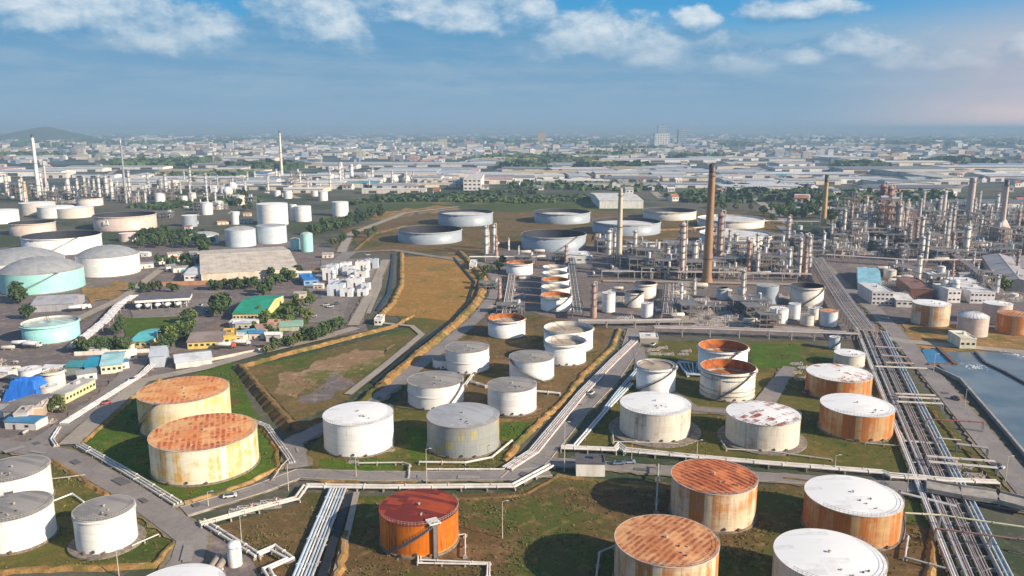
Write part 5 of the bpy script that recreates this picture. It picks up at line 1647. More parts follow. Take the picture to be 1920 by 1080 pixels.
# ------------------------------------------------------------------ buildings
def building(name, label, cat, quad, h, wallc, roofc, kind='gable', rise=2.0, nwin=0, floors=1, winh=1.2, group=None, doors=0, mono=False):
    """quad: pixel corners of the footprint: near-left, near-right, far-right (the far-left closes the rectangle)"""
    a, b, c = wpts(quad[:3])
    ux, uy = b[0] - a[0], b[1] - a[1]
    sx = hypot(ux, uy)
    an = atan2(uy, ux)
    nx, ny = -sin(an), cos(an)
    sy = max(3.0, (c[0] - b[0]) * nx + (c[1] - b[1]) * ny)
    X, Y = (a[0] + b[0]) / 2 + nx * sy / 2, (a[1] + b[1]) / 2 + ny * sy / 2
    t = thing(name, label, cat, X, Y, 0, an, group)
    w_ = MB().box(0, 0, h / 2, sx, sy, h)
    if kind == 'gable':
        w_.add([(-sx / 2, -sy / 2, h), (-sx / 2, sy / 2, h), (-sx / 2, 0, h + rise - .1), (sx / 2, -sy / 2, h), (sx / 2, sy / 2, h), (sx / 2, 0, h + rise - .1)], [(1, 0, 2), (3, 4, 5)])
    w_.build("wall", M['wall'], t, wallc)
    r = MB()
    if kind == 'gable':
        r.gable(sx, sy, h - .1, h + rise, .5, .22)
        r.box(0, 0, h + rise + .22, sx + 1, .5, .14)
        rf_ = r.build("roof", M['roofing'], t, roofc)
        sm = MB()
        nn_ = max(2, int(sx / 6))
        for i in range(1, nn_):
            x = -sx / 2 + sx * i / nn_
            for s in (-1, 1):
                sm.tube((x, s * sy / 2, h + .18), (x, 0, h + rise + .2), .08, 4, False)
        sm.build("roof_seam", M['paint'], rf_, tuple(q * .8 for q in roofc))
    elif kind == 'shed':
        hx, hy = sx / 2 + .4, sy / 2 + .4
        r.add([(-hx, -hy, h + .02), (hx, -hy, h + .02), (hx, hy, h + rise), (-hx, hy, h + rise), (-hx, -hy, h + .25), (hx, -hy, h + .25), (hx, hy, h + rise + .23), (-hx, hy, h + rise + .23)],
              [(3, 2, 1, 0), (4, 5, 6, 7), (0, 1, 5, 4), (1, 2, 6, 5), (2, 3, 7, 6), (3, 0, 4, 7)])
        r.build("roof", M['roofing'], t, roofc)
    else:
        r.box(0, 0, h + .15, sx + .3, sy + .3, .3)
        for s in (-1, 1):
            r.box(0, s * (sy / 2), h + .5, sx + .3, .3, .45)
            r.box(s * (sx / 2), 0, h + .5, .3, sy - .35, .45)
        r.box(sx * .2, sy * .1, h + 1.0, min(3, sx * .2), min(2.5, sy * .2), 1.4)
        r.build("roof", M['roofing'], t, roofc)
    for f in range(floors):
        z = h * (f + .55) / floors
        for i in range(nwin):
            x = -sx / 2 + sx * (i + .5) / nwin
            ww = sx / nwin * .55
            wb_ = MB().box(x, -sy / 2 - .03, z, ww, .12, winh)
            wb_.build("window", M['glass'], t)
    for i in range(doors):
        x = -sx / 2 + sx * (i + .5) / doors
        MB().box(x, -sy / 2 - .06, h * .36, sx / doors * .5, .2, h * .72).build("roller_door", M['paint'], t, tuple(q * .55 for q in wallc))
    return t, sx, sy, an


BW = [
 ("warehouse", "big tan warehouse with broad low gable roof behind the hedge", "warehouse", [(378, 530), (560, 518), (556, 474)], 7, (.62, .54, .44), (.62, .54, .44), 'gable', 5.5, 0, 1, 1, 7),
 ("annex", "small white annex at the left end of the tan warehouse", "building", [(346, 529), (376, 528), (378, 512)], 6, (.70, .68, .66), (.62, .62, .64), 'gable', 1.5, 3),
 ("office", "yellow office building with bright emerald green gable roof", "office", [(437, 602), (497, 601), (508, 566)], 4.6, (.72, .60, .26), (.02, .30, .18), 'gable', 3.4, 9),
 ("house", "small yellow house with turquoise roof by the hedge", "house", [(244, 652), (284, 652), (302, 628)], 3.6, (.70, .58, .26), (.12, .48, .50), 'gable', 1.8, 4),
 ("house", "long yellow house with brown grey roof above the white shed", "house", [(352, 655), (418, 652), (424, 632)], 4, (.68, .50, .14), (.28, .22, .19), 'gable', 2.2, 6),
 ("house", "small golden house joined to the long yellow one", "house", [(420, 648), (444, 646), (444, 632)], 5, (.72, .50, .10), (.62, .42, .10), 'flat', 1, 2),
 ("house", "golden yellow low house in the garden right of the green roof", "house", [(484, 632), (518, 628), (518, 616)], 4, (.75, .56, .10), (.36, .24, .2), 'gable', 1.6, 3),
 ("pavilion", "small pavilion with pale green roof in the garden", "pavilion", [(524, 622), (566, 620), (566, 608)], 3, (.4, .42, .34), (.26, .42, .32), 'gable', 1.5, 0),
 ("shed", "grey shed with arched roof line beside the dome tanks", "shed", [(60, 586), (138, 582), (138, 566)], 5, (.34, .34, .37), (.36, .36, .39), 'gable', 3, 0, 1, 1, 5),
 ("house", "grey blue house with steep plain gable wall by the tree", "house", [(282, 690), (309, 688), (313, 672)], 6, (.42, .46, .52), (.40, .44, .50), 'gable', 3, 0),
 ("shed", "long white roofed shed above the twin rusty tanks", "shed", [(330, 692), (398, 684), (402, 668)], 3.4, (.62, .62, .60), (.60, .62, .66), 'gable', 1.6, 0, 1, 1, 4),
 ("hall", "cream hall with half turquoise half grey roof in the lower left plant", "hall", [(190, 702), (230, 698), (244, 672)], 4.4, (.72, .66, .50), (.34, .58, .62), 'gable', 2, 4),
 ("shed", "teal blue roofed shed left of the cream hall", "shed", [(160, 702), (188, 700), (194, 680)], 4, (.10, .28, .36), (.02, .26, .40), 'gable', 1.5, 0),
 ("shed", "dull green roofed shed leftmost of the teal sheds", "shed", [(124, 702), (156, 701), (160, 688)], 3.6, (.2, .26, .24), (.05, .24, .27), 'gable', 1.5, 0),
 ("site_office", "long pale yellow site office along the lower left road", "site office", [(124, 757), (180, 728), (172, 716)], 4, (.76, .66, .32), (.46, .44, .42), 'flat', 1, 9),
 ("shed", "beige shed below the blue tarpaulin with rusty yard", "shed", [(62, 785), (82, 783), (86, 768)], 4, (.46, .36, .26), (.56, .50, .45), 'flat', 1, 0),
 ("shed", "dark grey roofed shed in the yard below the tarpaulin", "shed", [(8, 790), (54, 790), (58, 758)], 4.5, (.36, .32, .3), (.22, .20, .19), 'gable', 1.2, 0),
 ("shed", "grey blue block beside the dark roofed shed at left edge", "shed", [(28, 800), (52, 798), (54, 784)], 5, (.55, .5, .46), (.45, .42, .4), 'flat', 1, 2),
 ("substation", "small white substation with dark roof beside the cross road", "substation", [(1080, 893), (1134, 894), (1134, 878)], 4.6, (.74, .70, .64), (.12, .11, .12), 'flat', 1, 0, 1, 1, 3),
 ("control_room", "white office with turquoise gable roof beside the harbour road", "office", [(1608, 545), (1650, 548), (1664, 518)], 6, (.66, .68, .70), (.26, .52, .62), 'gable', 4, 5),
 ("control_room", "white three storey block below the turquoise roofed office", "office", [(1634, 572), (1674, 573), (1676, 556)], 9, (.72, .68, .66), (.66, .64, .62), 'flat', 1, 5, 3),
 ("shed", "low white shed right of the three storey block", "shed", [(1680, 576), (1712, 577), (1714, 562)], 5, (.66, .63, .60), (.66, .64, .62), 'gable', 1.5, 3),
 ("workshop", "reddish brown workshop left of the orange and cream tank", "workshop", [(1706, 560), (1748, 562), (1750, 540)], 7, (.22, .10, .07), (.24, .12, .09), 'flat', 1, 0, 1, 1, 3),
 ("warehouse", "long grey roofed warehouse behind the white blocks at right", "warehouse", [(1840, 494), (1872, 545), (1918, 520)], 7, (.5, .42, .36), (.40, .38, .38), 'gable', 3, 0),
 ("warehouse", "second long grey warehouse at the right edge", "warehouse", [(1880, 496), (1900, 520), (1990, 500)], 7, (.5, .42, .36), (.42, .40, .40), 'gable', 3, 0),
 ("office", "white two storey block cluster right of the horizontal cylinders", "office", [(1818, 569), (1864, 570), (1864, 552)], 8, (.74, .70, .68), (.72, .70, .68), 'flat', 1, 6, 2),
 ("office", "white cubic block left of the two storey cluster", "office", [(1776, 568), (1800, 568), (1802, 556)], 9, (.72, .69, .67), (.70, .68, .66), 'flat', 1, 3, 2),
 ("office", "low white block at the back of the white cluster at right", "office", [(1800, 548), (1850, 548), (1850, 536)], 6, (.70, .68, .68), (.68, .67, .68), 'flat', 1, 5),
 ("pump_house", "cream pump house on the shore below the pale pink tank", "pump house", [(1799, 655), (1829, 656), (1829, 642)], 6, (.80, .74, .55), (.78, .72, .58), 'flat', 1, 3),
 ("warehouse", "white boxy warehouse behind the far tank farm", "warehouse", [(1124, 391), (1206, 391), (1206, 375)], 12, (.72, .70, .64), (.70, .68, .63), 'gable', 3, 0, 1, 1, 6),
 ("tower_block", "white blocky plant building beyond the green meadow", "plant building", [(869, 357), (902, 357), (902, 345)], 22, (.74, .70, .68), (.66, .60, .56), 'flat', 1, 4, 3, 3),
 ("kiosk", "small bright blue roofed kiosk on the road left of the white plant", "kiosk", [(570, 536), (597, 534), (597, 522)], 4, (.20, .35, .6), (.03, .20, .52), 'flat', 1, 2),
 ("gatehouse", "small white gatehouse at the top right corner of the dry field", "gatehouse", [(880, 506), (892, 506), (892, 496)], 4, (.74, .7, .66), (.72, .7, .68), 'flat', 1, 2),
 ("pump_house", "small white pump house at the lower left corner of the dry field", "pump house", [(702, 610), (716, 610), (716, 602)], 3.6, (.74, .68, .6), (.72, .68, .62), 'flat', 1, 2),
 ("shed", "white flat shed at the left end of the long white pipe rack", "shed", [(1064, 494), (1108, 494), (1108, 484)], 6, (.66, .68, .68), (.70, .70, .68), 'flat', 1, 3),
 ("shed", "white canopy roof beside the centre road above the tall white tank", "shed", [(1200, 644), (1234, 645), (1234, 636)], 3, (.4, .36, .3), (.72, .69, .64), 'flat', 1, 0),
]
for bdef in BW:
    building(*bdef)
# truck loading shed: dark roof on columns with a white fascia, open bays
a, b = G(256, 582), G(356, 576)
an = atan2(b[1] - a[1], b[0] - a[0])
L = hypot(b[0] - a[0], b[1] - a[1])
X, Y = (a[0] + b[0]) / 2 - sin(an) * 7, (a[1] + b[1]) / 2 + cos(an) * 7
ls = thing("loading_shed", "long truck loading shed with dark roof and white fascia on columns", "loading shed", X, Y, 0, an)
MB().gable(L, 14, 6.6, 8.0, .5, .25).build("roof", M['roofing'], ls, (.12, .12, .14))
fc = MB()
for s in (-1, 1):
    fc.box(0, s * 7.6, 5.9, L + 1.2, .3, 1.5)
    fc.box(s * (L / 2 + .6), 0, 5.9, .3, 14.8, 1.5)
fc.build("fascia", M['wall'], ls, (.78, .77, .75))
for i in range(9):
    for s in (-6.6, 6.6):
        MB().box(-L / 2 + L * (i + .5) / 9, s, 2.6, .5, .5, 5.15).build("column", M['wall'], ls, (.6, .6, .6))

# white cube plant (gas unit) left of the dry field
R3 = random.Random(5)
wc = []
for i in range(24):
    px, py = R3.uniform(614, 700), R3.uniform(502, 556)
    X, Y = G(px, py)
    if any(abs(X - q[0]) < 7 and abs(Y - q[1]) < 8 for q in wc):
        continue
    wc.append((X, Y))
    t = thing("equipment_block", "white equipment block with cooling fans in the white plant left of the dry field", "equipment block", X, Y, 0, 0, "white equipment blocks left of the dry field")
    hh, sx, sy = R3.uniform(4, 10), R3.uniform(6, 12), R3.uniform(6, 11)
    MB().box(0, 0, hh / 2, sx, sy, hh).build("casing", M['wall'], t, R3.choice([(.76, .75, .74), (.72, .73, .76), (.60, .66, .72), (.45, .52, .60)]))
    MB().box(0, -sy / 2 - .04, hh * .35, 1.4, .12, hh * .6).build("door", M['dark_steel'], t)
    for k in range(2):
        MB().cyl(-sx * .22 + k * sx * .44, 0, hh, hh + .7, 1.2, 1.2, 12).build("fan_cowl", M['steel'], t)
for px, py in ((660, 540), (688, 520), (626, 530)):
    X, Y = G(px, py)
    unit_l = MB()
    t = thing("white_cylinder", "upright white cylinder vessel in the white plant left of the dry field", "vessel", X, Y, 0, 0, "upright vessels in the white plant")
    MB().lathe([(2, 0), (2, 9), (1.6, 9.9), (.8, 10.3), (.01, 10.4)], 18).build("shell", M['paint'], t, (.76, .75, .74))
    MB().ring(2.0, 2.7, 7.5, 7.65, 18).build("platform", M['stairs'], t)

# blue tarpaulin over stacked goods
rt = random.Random(2)
X, Y = G(39, 752)
tarp = MB()
N = 16
sx, sy, hh = 17, 12, 8.5
vs = []
for j in range(N + 1):
    for i in range(N + 1):
        u, v_ = i / N * 2 - 1, j / N * 2 - 1
        e = max(abs(u), abs(v_))
        z = hh * (1 if e < .72 else max(0, 1 - ((e - .72) / .28) ** 1.5)) + rt.uniform(-.35, .35) * (e < .98)
        k = .80 if e < .75 else .80 + (e - .75) * .8
        vs.append((u * sx / 2 * k, sy / 2 + v_ * sy / 2 * k, max(.02, z)))
fs = [(j * (N + 1) + i, j * (N + 1) + i + 1, (j + 1) * (N + 1) + i + 1, (j + 1) * (N + 1) + i) for j in range(N) for i in range(N)]
o = tarp.add(vs, fs).build("tarpaulin", M['paint'], None, (.02, .16, .62), (X, Y, 0))
tag(o, "crumpled bright blue tarpaulin covering a block in the lower left plant", "tarpaulin")

# two dark horizontal vessels and a white silo on the bottom-left yard
for i, (px, lb) in enumerate(((398, "left one of two brown horizontal vessels on the lower left yard"), (412, "right one of two brown horizontal vessels next to the white silo"))):
    X, Y = G(px, 1073)
    t = thing("horizontal_vessel", lb, "vessel", X, Y + 2.5, 0, pi / 2, "brown vessels on the lower left yard")
    b = MB()
    prof = [(-3.6, .05), (-3.4, .6), (-3.0, 1.0), (3.0, 1.0), (3.4, .6), (3.6, .05)]
    n = 16
    b.add([(x, q * cos(2 * pi * k / n), 1.7 + q * sin(2 * pi * k / n)) for x, q in prof for k in range(n)],
          [(j * n + k, j * n + (k + 1) % n, (j + 1) * n + (k + 1) % n, (j + 1) * n + k) for j in range(5) for k in range(n)], True)
    b.build("shell", M['paint'], t, (.30, .25, .21))
    for s in (-2, 2):
        MB().box(s, 0, .5, .5, 1.6, 1.0).build("saddle", M['wall'], t, (.8, .78, .74))
X, Y = G(437, 1068)
t = thing("silo", "short round topped white silo beside the two brown vessels", "silo", X, Y + 1.9)
MB().lathe([(1.9, 0), (1.9, 6.2), (1.7, 6.9), (1.0, 7.4), (.01, 7.5)], 28).build("shell", M['paint'], t, (.78, .77, .74))
MB().ring(1.9, 2.0, 6.1, 6.25, 28).build("band", M['steel'], t)
lb_ = MB()
for s in (-.25, .25):
    lb_.tube((1.4 + s, -1.5, 0), (1.4 + s, -1.5, 7), .05, 4)
lb_.build("ladder", M['stairs'], t)
for i, (x0, x1, py) in enumerate(((1764, 1800, 552), (1774, 1798, 541))):
    pass
for px, py, hh, lb in ((1769, 560, 12, "left of two upright white cylinders among the white blocks at right"), (1789, 562, 13, "right of two upright white cylinders among the white blocks at right")):
    X, Y = G(px, py)
    t = thing("silo", lb, "silo", X, Y)
    MB().lathe([(2.6, 0), (2.6, hh), (2.2, hh + 1), (1.2, hh + 1.7), (.01, hh + 1.8)], 20).build("shell", M['paint'], t, (.74, .71, .68))
    MB().ring(2.6, 3.3, hh - 1, hh - .85, 20).build("platform", M['stairs'], t)
# white spheres far back
for px, py, lb in ((740, 346, "left of two white gas spheres beyond the meadow"), (762, 346, "right of two white gas spheres beyond the meadow"), (437, 361, "white gas sphere on legs in the far left plant"), (428, 371, "smaller white gas sphere in the far left plant")):
    X, Y = G(px, py)
    r = 8.5
    t = thing("gas_sphere", lb, "gas tank", X, Y, 0)
    MB().lathe([(max(.01, r * cos(-pi / 2 + pi * i / 14)), r + 3 + r * sin(-pi / 2 + pi * i / 14)) for i in range(15)], 22).build("shell", M['paint'], t, (.76, .74, .71))
    for k in range(8):
        a_ = 2 * pi * k / 8
        MB().tube((r * .98 * cos(a_), r * .98 * sin(a_), 0), (r * .98 * cos(a_), r * .98 * sin(a_), r + 3), .4, 6).build("leg", M['paint'], t, (.6, .58, .56))
# the mark on the pink tank
# ------------------------------------------------------------------ vehicles and lamps
def truck_proto():
    t = thing("tank_truck", "x", "truck", 0, -520)
    MB().box(0, 0, .95, 9.2, 1.0, .3).build("chassis", M['dark_steel'], t)
    c = MB()
    c.add([(3.2, -1.2, .9), (5.2, -1.2, .9), (5.2, -1.2, 2.0), (4.8, -1.2, 3.1), (3.2, -1.2, 3.1), (3.2, 1.2, .9), (5.2, 1.2, .9), (5.2, 1.2, 2.0), (4.8, 1.2, 3.1), (3.2, 1.2, 3.1)],
          [(0, 1, 2, 3, 4), (9, 8, 7, 6, 5), (1, 6, 7, 2), (2, 7, 8, 3), (3, 8, 9, 4), (4, 9, 5, 0), (0, 5, 6, 1)])
    cb = c.build("cab", M['paint'], t, (.75, .74, .72))
    MB().add([(5.18, -1.0, 2.1), (5.18, 1.0, 2.1), (4.86, 1.0, 3.0), (4.86, -1.0, 3.0)], [(0, 1, 2, 3)]).build("windscreen", M['glass'], cb, loc=(.06, 0, 0))
    b = MB()
    n = 16
    prof = [(-4.9, .05), (-4.75, .9), (-4.5, 1.2), (2.6, 1.2), (2.85, .9), (3.0, .05)]
    b.add([(x, q * cos(2 * pi * k / n), 2.35 + q * .95 * sin(2 * pi * k / n)) for x, q in prof for k in range(n)],
          [(j * n + k, j * n + (k + 1) % n, (j + 1) * n + (k + 1) % n, (j + 1) * n + k) for j in range(5) for k in range(n)], True)
    b.build("tank_body", M['paint'], t, (.72, .72, .72))
    for x in (4.2, -2.2, -3.6):
        for y in (-1.05, 1.05):
            MB().tube((x, y - .18, .5), (x, y + .18, .5), .5, 14).build("wheel", M['black'], t)
    return t


def car_proto():
    t = thing("parked_car", "x", "car", 0, -540)
    b = MB().box(0, 0, .62, 4.3, 1.75, .6)
    b.build("body", M['paint'], t, (.6, .6, .6))
    c = MB()
    c.add([(-1.6, -.8, .92), (1.2, -.8, .92), (.6, -.7, 1.5), (-1.2, -.7, 1.5), (-1.6, .8, .92), (1.2, .8, .92), (.6, .7, 1.5), (-1.2, .7, 1.5)], [(0, 1, 2, 3), (7, 6, 5, 4), (1, 5, 6, 2), (2, 6, 7, 3), (3, 7, 4, 0)])
    c.build("cabin", M['glass'], t)
    for x in (-1.35, 1.35):
        for y in (-.8, .8):
            MB().tube((x, y - .1, .33), (x, y + .1, .33), .33, 12).build("wheel", M['black'], t)
    return t


TR, CAR = truck_proto(), car_proto()
K = kids()
TL = [(264, 580, 1.5, (.7, .7, .7), "white tank truck in the leftmost bay of the loading shed"), (282, 579, 1.5, (.5, .1, .07), "red cab tank truck second from left under the loading shed"),
      (300, 578, 1.5, (.7, .7, .7), "white tank truck in the middle bay of the loading shed"), (318, 577, 1.5, (.5, .12, .08), "red cab tank truck right of the middle under the loading shed"),
      (338, 576, 1.5, (.65, .65, .65), "white tank truck in the rightmost bay of the loading shed"), (144, 584, .5, (.72, .72, .72), "left of two white tank trucks parked behind the mint tank"),
      (156, 582, .5, (.72, .72, .72), "right of two white tank trucks parked behind the mint tank"), (424, 655, .15, (.7, .16, .05), "orange cab white tank truck on the path by the yellow houses"),
      (452, 650, .15, (.7, .7, .7), "white tank truck following the orange cab one"), (60, 654, 0, (.72, .72, .72), "white tank truck in front of the mint tank, left"), (40, 652, .1, (.72, .72, .72), "white tank truck at the yard wall near the left edge")]
for i, (px, py, rz, cc, lb) in enumerate(TL):
    X, Y = G(px, py)
    if i == 0:
        o = TR
        o.location, o.rotation_euler = (X, Y, zr), (0, 0, rz)
        o['label'], o['group'] = lb, "tank trucks"
    else:
        dup(TR, K, X, Y, zr, rz, None, lb, "tank trucks", {'cab': cc})
CL2 = [(1512, 740, .7, (.5, .08, .06), "red car parked between the open rust tank and the orange pair"), (1180, 872, 0, (.30, .34, .40), "blue grey car beside the white substation"), (1160, 874, .1, (.16, .2, .26), "dark car next to the white substation"),
       (1224, 650, 1.0, (.7, .7, .7), "white car behind the tall white tank"), (612, 575, .2, (.7, .68, .66), "white car on the concrete yard by the hedge"), (600, 560, .2, (.2, .2, .22), "dark car on the concrete yard by the hedge"),
       (410, 580, .1, (.6, .6, .6), "pale car on the loading yard"), (1660, 600, -.9, (.68, .66, .62), "white car on the harbour road"), (200, 760, .8, (.5, .1, .08), "red car on the lower left road"), (250, 716, .8, (.66, .66, .66), "white car on the lower left road"),
       (1870, 880, -.95, (.6, .6, .6), "pale car on the harbour road beside the sea wall"), (690, 480, .2, (.7, .7, .7), "white car on the road above the white plant")]
CL2 += [(620, 578, .2, (.66, .66, .66), "silver car beside the white one on the hedge yard"), (632, 572, .2, (.12, .14, .2), "dark blue car at the back of the hedge yard"), (588, 596, .1, (.5, .48, .44), "beige car nearest the hedge on the concrete yard"),
        (376, 576, 1.5, (.68, .68, .68), "white car right of the loading shed"), (388, 588, 1.5, (.2, .2, .22), "black car on the loading yard below the shed"), (432, 936, .3, (.64, .64, .62), "white pickup sized car on the main road below the rusty pair"),
        (1108, 742, 1.0, (.62, .62, .60), "pale car on the centre road beside the long pipe bundle"), (1536, 497, -.9, (.6, .58, .56), "pale car at the top of the harbour road"), (1792, 752, -.95, (.3, .1, .08), "dark red car on the harbour road near the middle lamp"),
        (1360, 888, -.05, (.55, .55, .54), "grey car on the cross road behind the ribbed rusty roof")]
for i, (px, py, rz, cc, lb) in enumerate(CL2):
    X, Y = G(px, py)
    if i == 0:
        CAR.location, CAR.rotation_euler = (X, Y, zr), (0, 0, rz)
        CAR['label'], CAR['group'] = lb, "cars"
        for c in K[CAR.name]:
            if c.name.startswith('body'):
                c.color = (*cc, 1)
    else:
        dup(CAR, K, X, Y, zr, rz, None, lb, "cars", {'body': cc})
# lamp posts
LM = [((391, 952), 922, "beside the main road below the twin rusty tanks"), ((453, 1016), 968, "by the pipes of the lower left yard"), ((223, 1080), 1031, "in front of the small grey roofed tank"), ((1058, 884), 792, "at the big road junction in the centre"),
      ((541, 920), 868, "at the corner of the pipe crossing by the green yard"), ((800, 906), 842, "in front of the patched grey tank"), ((668, 896), 858, "in front of the clean white tank"), ((1700, 926), 868, "beside the cross road near the corridor"),
      ((1565, 884), 854, "behind the white pipes on the cross road"), ((1184, 866), 828, "behind the thick white pipes near the substation"), ((1306, 866), 826, "near the rust striped tanks by the white pipes"), ((1884, 906), 856, "along the harbour road near the bottom"),
      ((1808, 770), 730, "along the harbour road in the middle"), ((1750, 700), 664, "along the harbour road near the blue pool"), ((298, 660), 622, "beside the grey blue house"), ((942, 1010), 940, "in the dark brown field")]
for (px, py), top, wh in LM:
    X, Y = G(px, py)
    h = hgt(px, top, (X, Y))
    t = thing("lamp_post", "thin pale lamp post " + wh, "lamp post", X, Y, 0, group="lamp posts")
    MB().cyl(0, 0, 0, h, .16, .09, 8).build("pole", M['paint'], t, (.55, .50, .42))
    hd = MB().tube((0, 0, h - .1), (1.3, 0, h + .25), .06, 5)
    hd.box(1.5, 0, h + .25, .9, .35, .16)
    hd.build("lamp_head", M['paint'], t, (.6, .6, .58))

# ------------------------------------------------------------------ trees
leafm = {}
for nm, c1, c2 in (("dark_leaves", (.020, .045, .014), (.045, .075, .018)), ("mid_leaves", (.04, .075, .015), (.08, .105, .022)), ("olive_leaves", (.07, .085, .02), (.11, .11, .03)), ("straw_leaves", (.16, .11, .04), (.12, .10, .03))):
    m_, t_, b_ = newmat(nm)
    rnd = t_.n('ShaderNodeObjectInfo').outputs['Random']
    nz = t_.noise(t_.v('ADD', objco(t_), t_.com(t_.m('MULTIPLY', rnd, 50.), 0., 0.)), .55, 3)
    cc_ = t_.mix(t_.rng(nz, .35, .65), c1, c2)
    cc_ = t_.mix(t_.m('MULTIPLY', rnd, .55), cc_, tuple(q * 1.9 + .008 for q in c2))
    t_.put(b_.inputs['Base Color'], cc_)
    b_.inputs['Roughness'].default_value = .8
    leafm[nm] = m_


def crown(seed, rx, ry, rz, cz, nclump, per, size):
    r = random.Random(seed)
    b = MB()
    for _ in range(nclump):
        while True:
            p = [r.uniform(-1, 1) for _ in range(3)]
            d = sum(q * q for q in p)
            if .25 < d < 1:
                break
        c = (p[0] * rx, p[1] * ry, cz + p[2] * rz)
        cr_ = r.uniform(.22, .42) * rx
        for _ in range(per):
            n = [r.gauss(0, 1) for _ in range(3)]
            l = sqrt(sum(q * q for q in n)) or 1
            n = [q / l for q in n]
            q = [c[k] + n[k] * cr_ * r.uniform(.5, 1.05) for k in range(3)]
            q[2] = max(.4, q[2])
            n = [n[0] + r.gauss(0, .35), n[1] + r.gauss(0, .35), n[2] + .3 + r.gauss(0, .35)]
            l = sqrt(sum(t * t for t in n))
            n = [t / l for t in n]
            u = (n[1], -n[0], 0) if abs(n[2]) < .95 else (1, 0, 0)
            l = sqrt(sum(t * t for t in u)) or 1
            u = [t / l for t in u]
            v = (n[1] * u[2] - n[2] * u[1], n[2] * u[0] - n[0] * u[2], n[0] * u[1] - n[1] * u[0])
            s = size * r.uniform(.6, 1.3)
            vs = [tuple(q[k] + s * (a * u[k] + e * v[k]) for k in range(3)) for a, e in ((-1, -.6), (.7, -.9), (1, .5), (-.4, 1))]
            b.add(vs, [(0, 1, 2, 3)])
    return b


def tree_proto(seed, kind):
    t = thing("broadleaf_tree", "x", "tree", 0, -560)
    lm = leafm[("dark_leaves", "mid_leaves", "olive_leaves")[kind % 3]]
    tr = MB().cyl(0, 0, 0, 3.4, .28, .18, 8)
    r = random.Random(seed)
    for k in range(4):
        a_ = r.uniform(0, 6.28)
        tr.tube((0, 0, 2.2 + k * .35), (1.7 * cos(a_), 1.7 * sin(a_), 4.4 + k * .4), .10, 5)
    tr.build("trunk", M['bark'], t)
    crown(seed, 2.9 + .5 * (kind % 2), 2.9, 2.5 + .6 * (kind == 0), 4.9, 26, 22, .46).build("crown", lm, t)
    return t


TP = [tree_proto(11, 0), tree_proto(12, 1), tree_proto(13, 2), tree_proto(14, 0), tree_proto(15, 1)]
K = kids()
TADJ = ["dense dark green", "round mid green", "loose olive green", "dark bushy", "wide mid green"]
tfirst = set()
ntree = [0]


def tree(i, x, y, s, where):
    p_ = TP[i]
    lb = TADJ[i] + " tree " + where
    gp = "trees " + where
    sc = (s * random.uniform(.85, 1.15), s * random.uniform(.85, 1.15), s * random.uniform(.85, 1.2))
    ntree[0] += 1
    if p_.name not in tfirst:
        tfirst.add(p_.name)
        p_.location, p_.scale, p_['label'], p_['group'] = (x, y, 0), sc, lb, gp
        p_.rotation_euler = (0, 0, random.uniform(0, 6.3))
        return
    dup(p_, K, x, y, 0, random.uniform(0, 6.3), sc, lb, gp)


def trees(pts, n, smin, smax, where, kinds_=(0, 1, 3, 4)):
    """n trees along a pixel polyline with some scatter (last item of pts: scatter in pixels)"""
    *line, sc = pts
    L = [0]
    for a, b in zip(line, line[1:]):
        L.append(L[-1] + hypot(b[0] - a[0], b[1] - a[1]))
    for i in range(n):
        d = L[-1] * (i + random.uniform(.1, .9)) / n
        k = max(j for j in range(len(L)) if L[j] <= d or j == 0)
        k = min(k, len(line) - 2)
        u = (d - L[k]) / max(1e-6, L[k + 1] - L[k])
        px = line[k][0] + (line[k + 1][0] - line[k][0]) * u + random.uniform(-1, 1) * sc[0]
        py = line[k][1] + (line[k + 1][1] - line[k][1]) * u + random.uniform(-1, 1) * sc[1]
        X, Y = G(px, py)
        if tank_hit(X, Y, 3):
            continue
        tree(random.choice(kinds_), X, Y, random.uniform(smin, smax), where)


trees([(260, 458), (320, 452), (392, 462), (380, 474), (14, 12)], 46, 1.0, 1.6, "in the dark grove right of the grey domes", (0, 3, 3))
trees([(300, 500), (400, 498), (24, 6)], 18, .7, 1.2, "among the small houses below the grove", (0, 3, 1))
trees([(388, 544), (484, 540), (4, 3)], 18, .8, 1.1, "in the row before the tan warehouse", (0, 3))
trees([(492, 560), (512, 530), (560, 522), (10, 10)], 16, .8, 1.3, "at the right end of the tan warehouse", (0, 1, 3))
trees([(404, 592), (420, 586), (8, 4)], 6, 1.3, 1.8, "in the clump left of the green roofed office", (0, 3))
trees([(480, 600), (560, 610), (574, 560), (18, 12)], 24, .6, 1.1, "in the garden right of the green roofed office", (1, 2, 4))
trees([(560, 644), (600, 636), (640, 618), (4, 3)], 22, .75, 1.05, "in the hedge above the dusty path", (0, 3))
trees([(500, 660), (560, 646), (10, 5)], 10, .6, .9, "left of the hedge above the dusty path", (1, 2, 0))
trees([(146, 662), (244, 656), (3, 3)], 24, .8, 1.05, "in the hedge behind the white boundary wall", (0, 3))
trees([(300, 660), (330, 640), (360, 612), (10, 8)], 20, .9, 1.3, "in the line beside the turquoise roofed house", (0, 1, 3))
trees([(212, 630), (232, 626), (4, 4)], 3, .8, 1.1, "beside the pipe bridge")
trees([(24, 566), (36, 566), (5, 4)], 3, 1.3, 1.6, "in front of the mint domed tank", (0, 3))
trees([(44, 596), (56, 598), (4, 3)], 2, 1.0, 1.3, "left of the small mint tank", (0, 3))
trees([(240, 548), (300, 546), (340, 545), (6, 3)], 7, .7, 1.0, "behind the truck loading shed", (0, 3))
trees([(96, 770), (112, 762), (118, 776), (4, 4)], 5, .5, .7, "by the long yellow site office", (1, 2, 4))
trees([(586, 442), (640, 424), (720, 400), (10, 6)], 52, 1.1, 1.7, "in the dark belt along the road to the meadow", (0, 3))
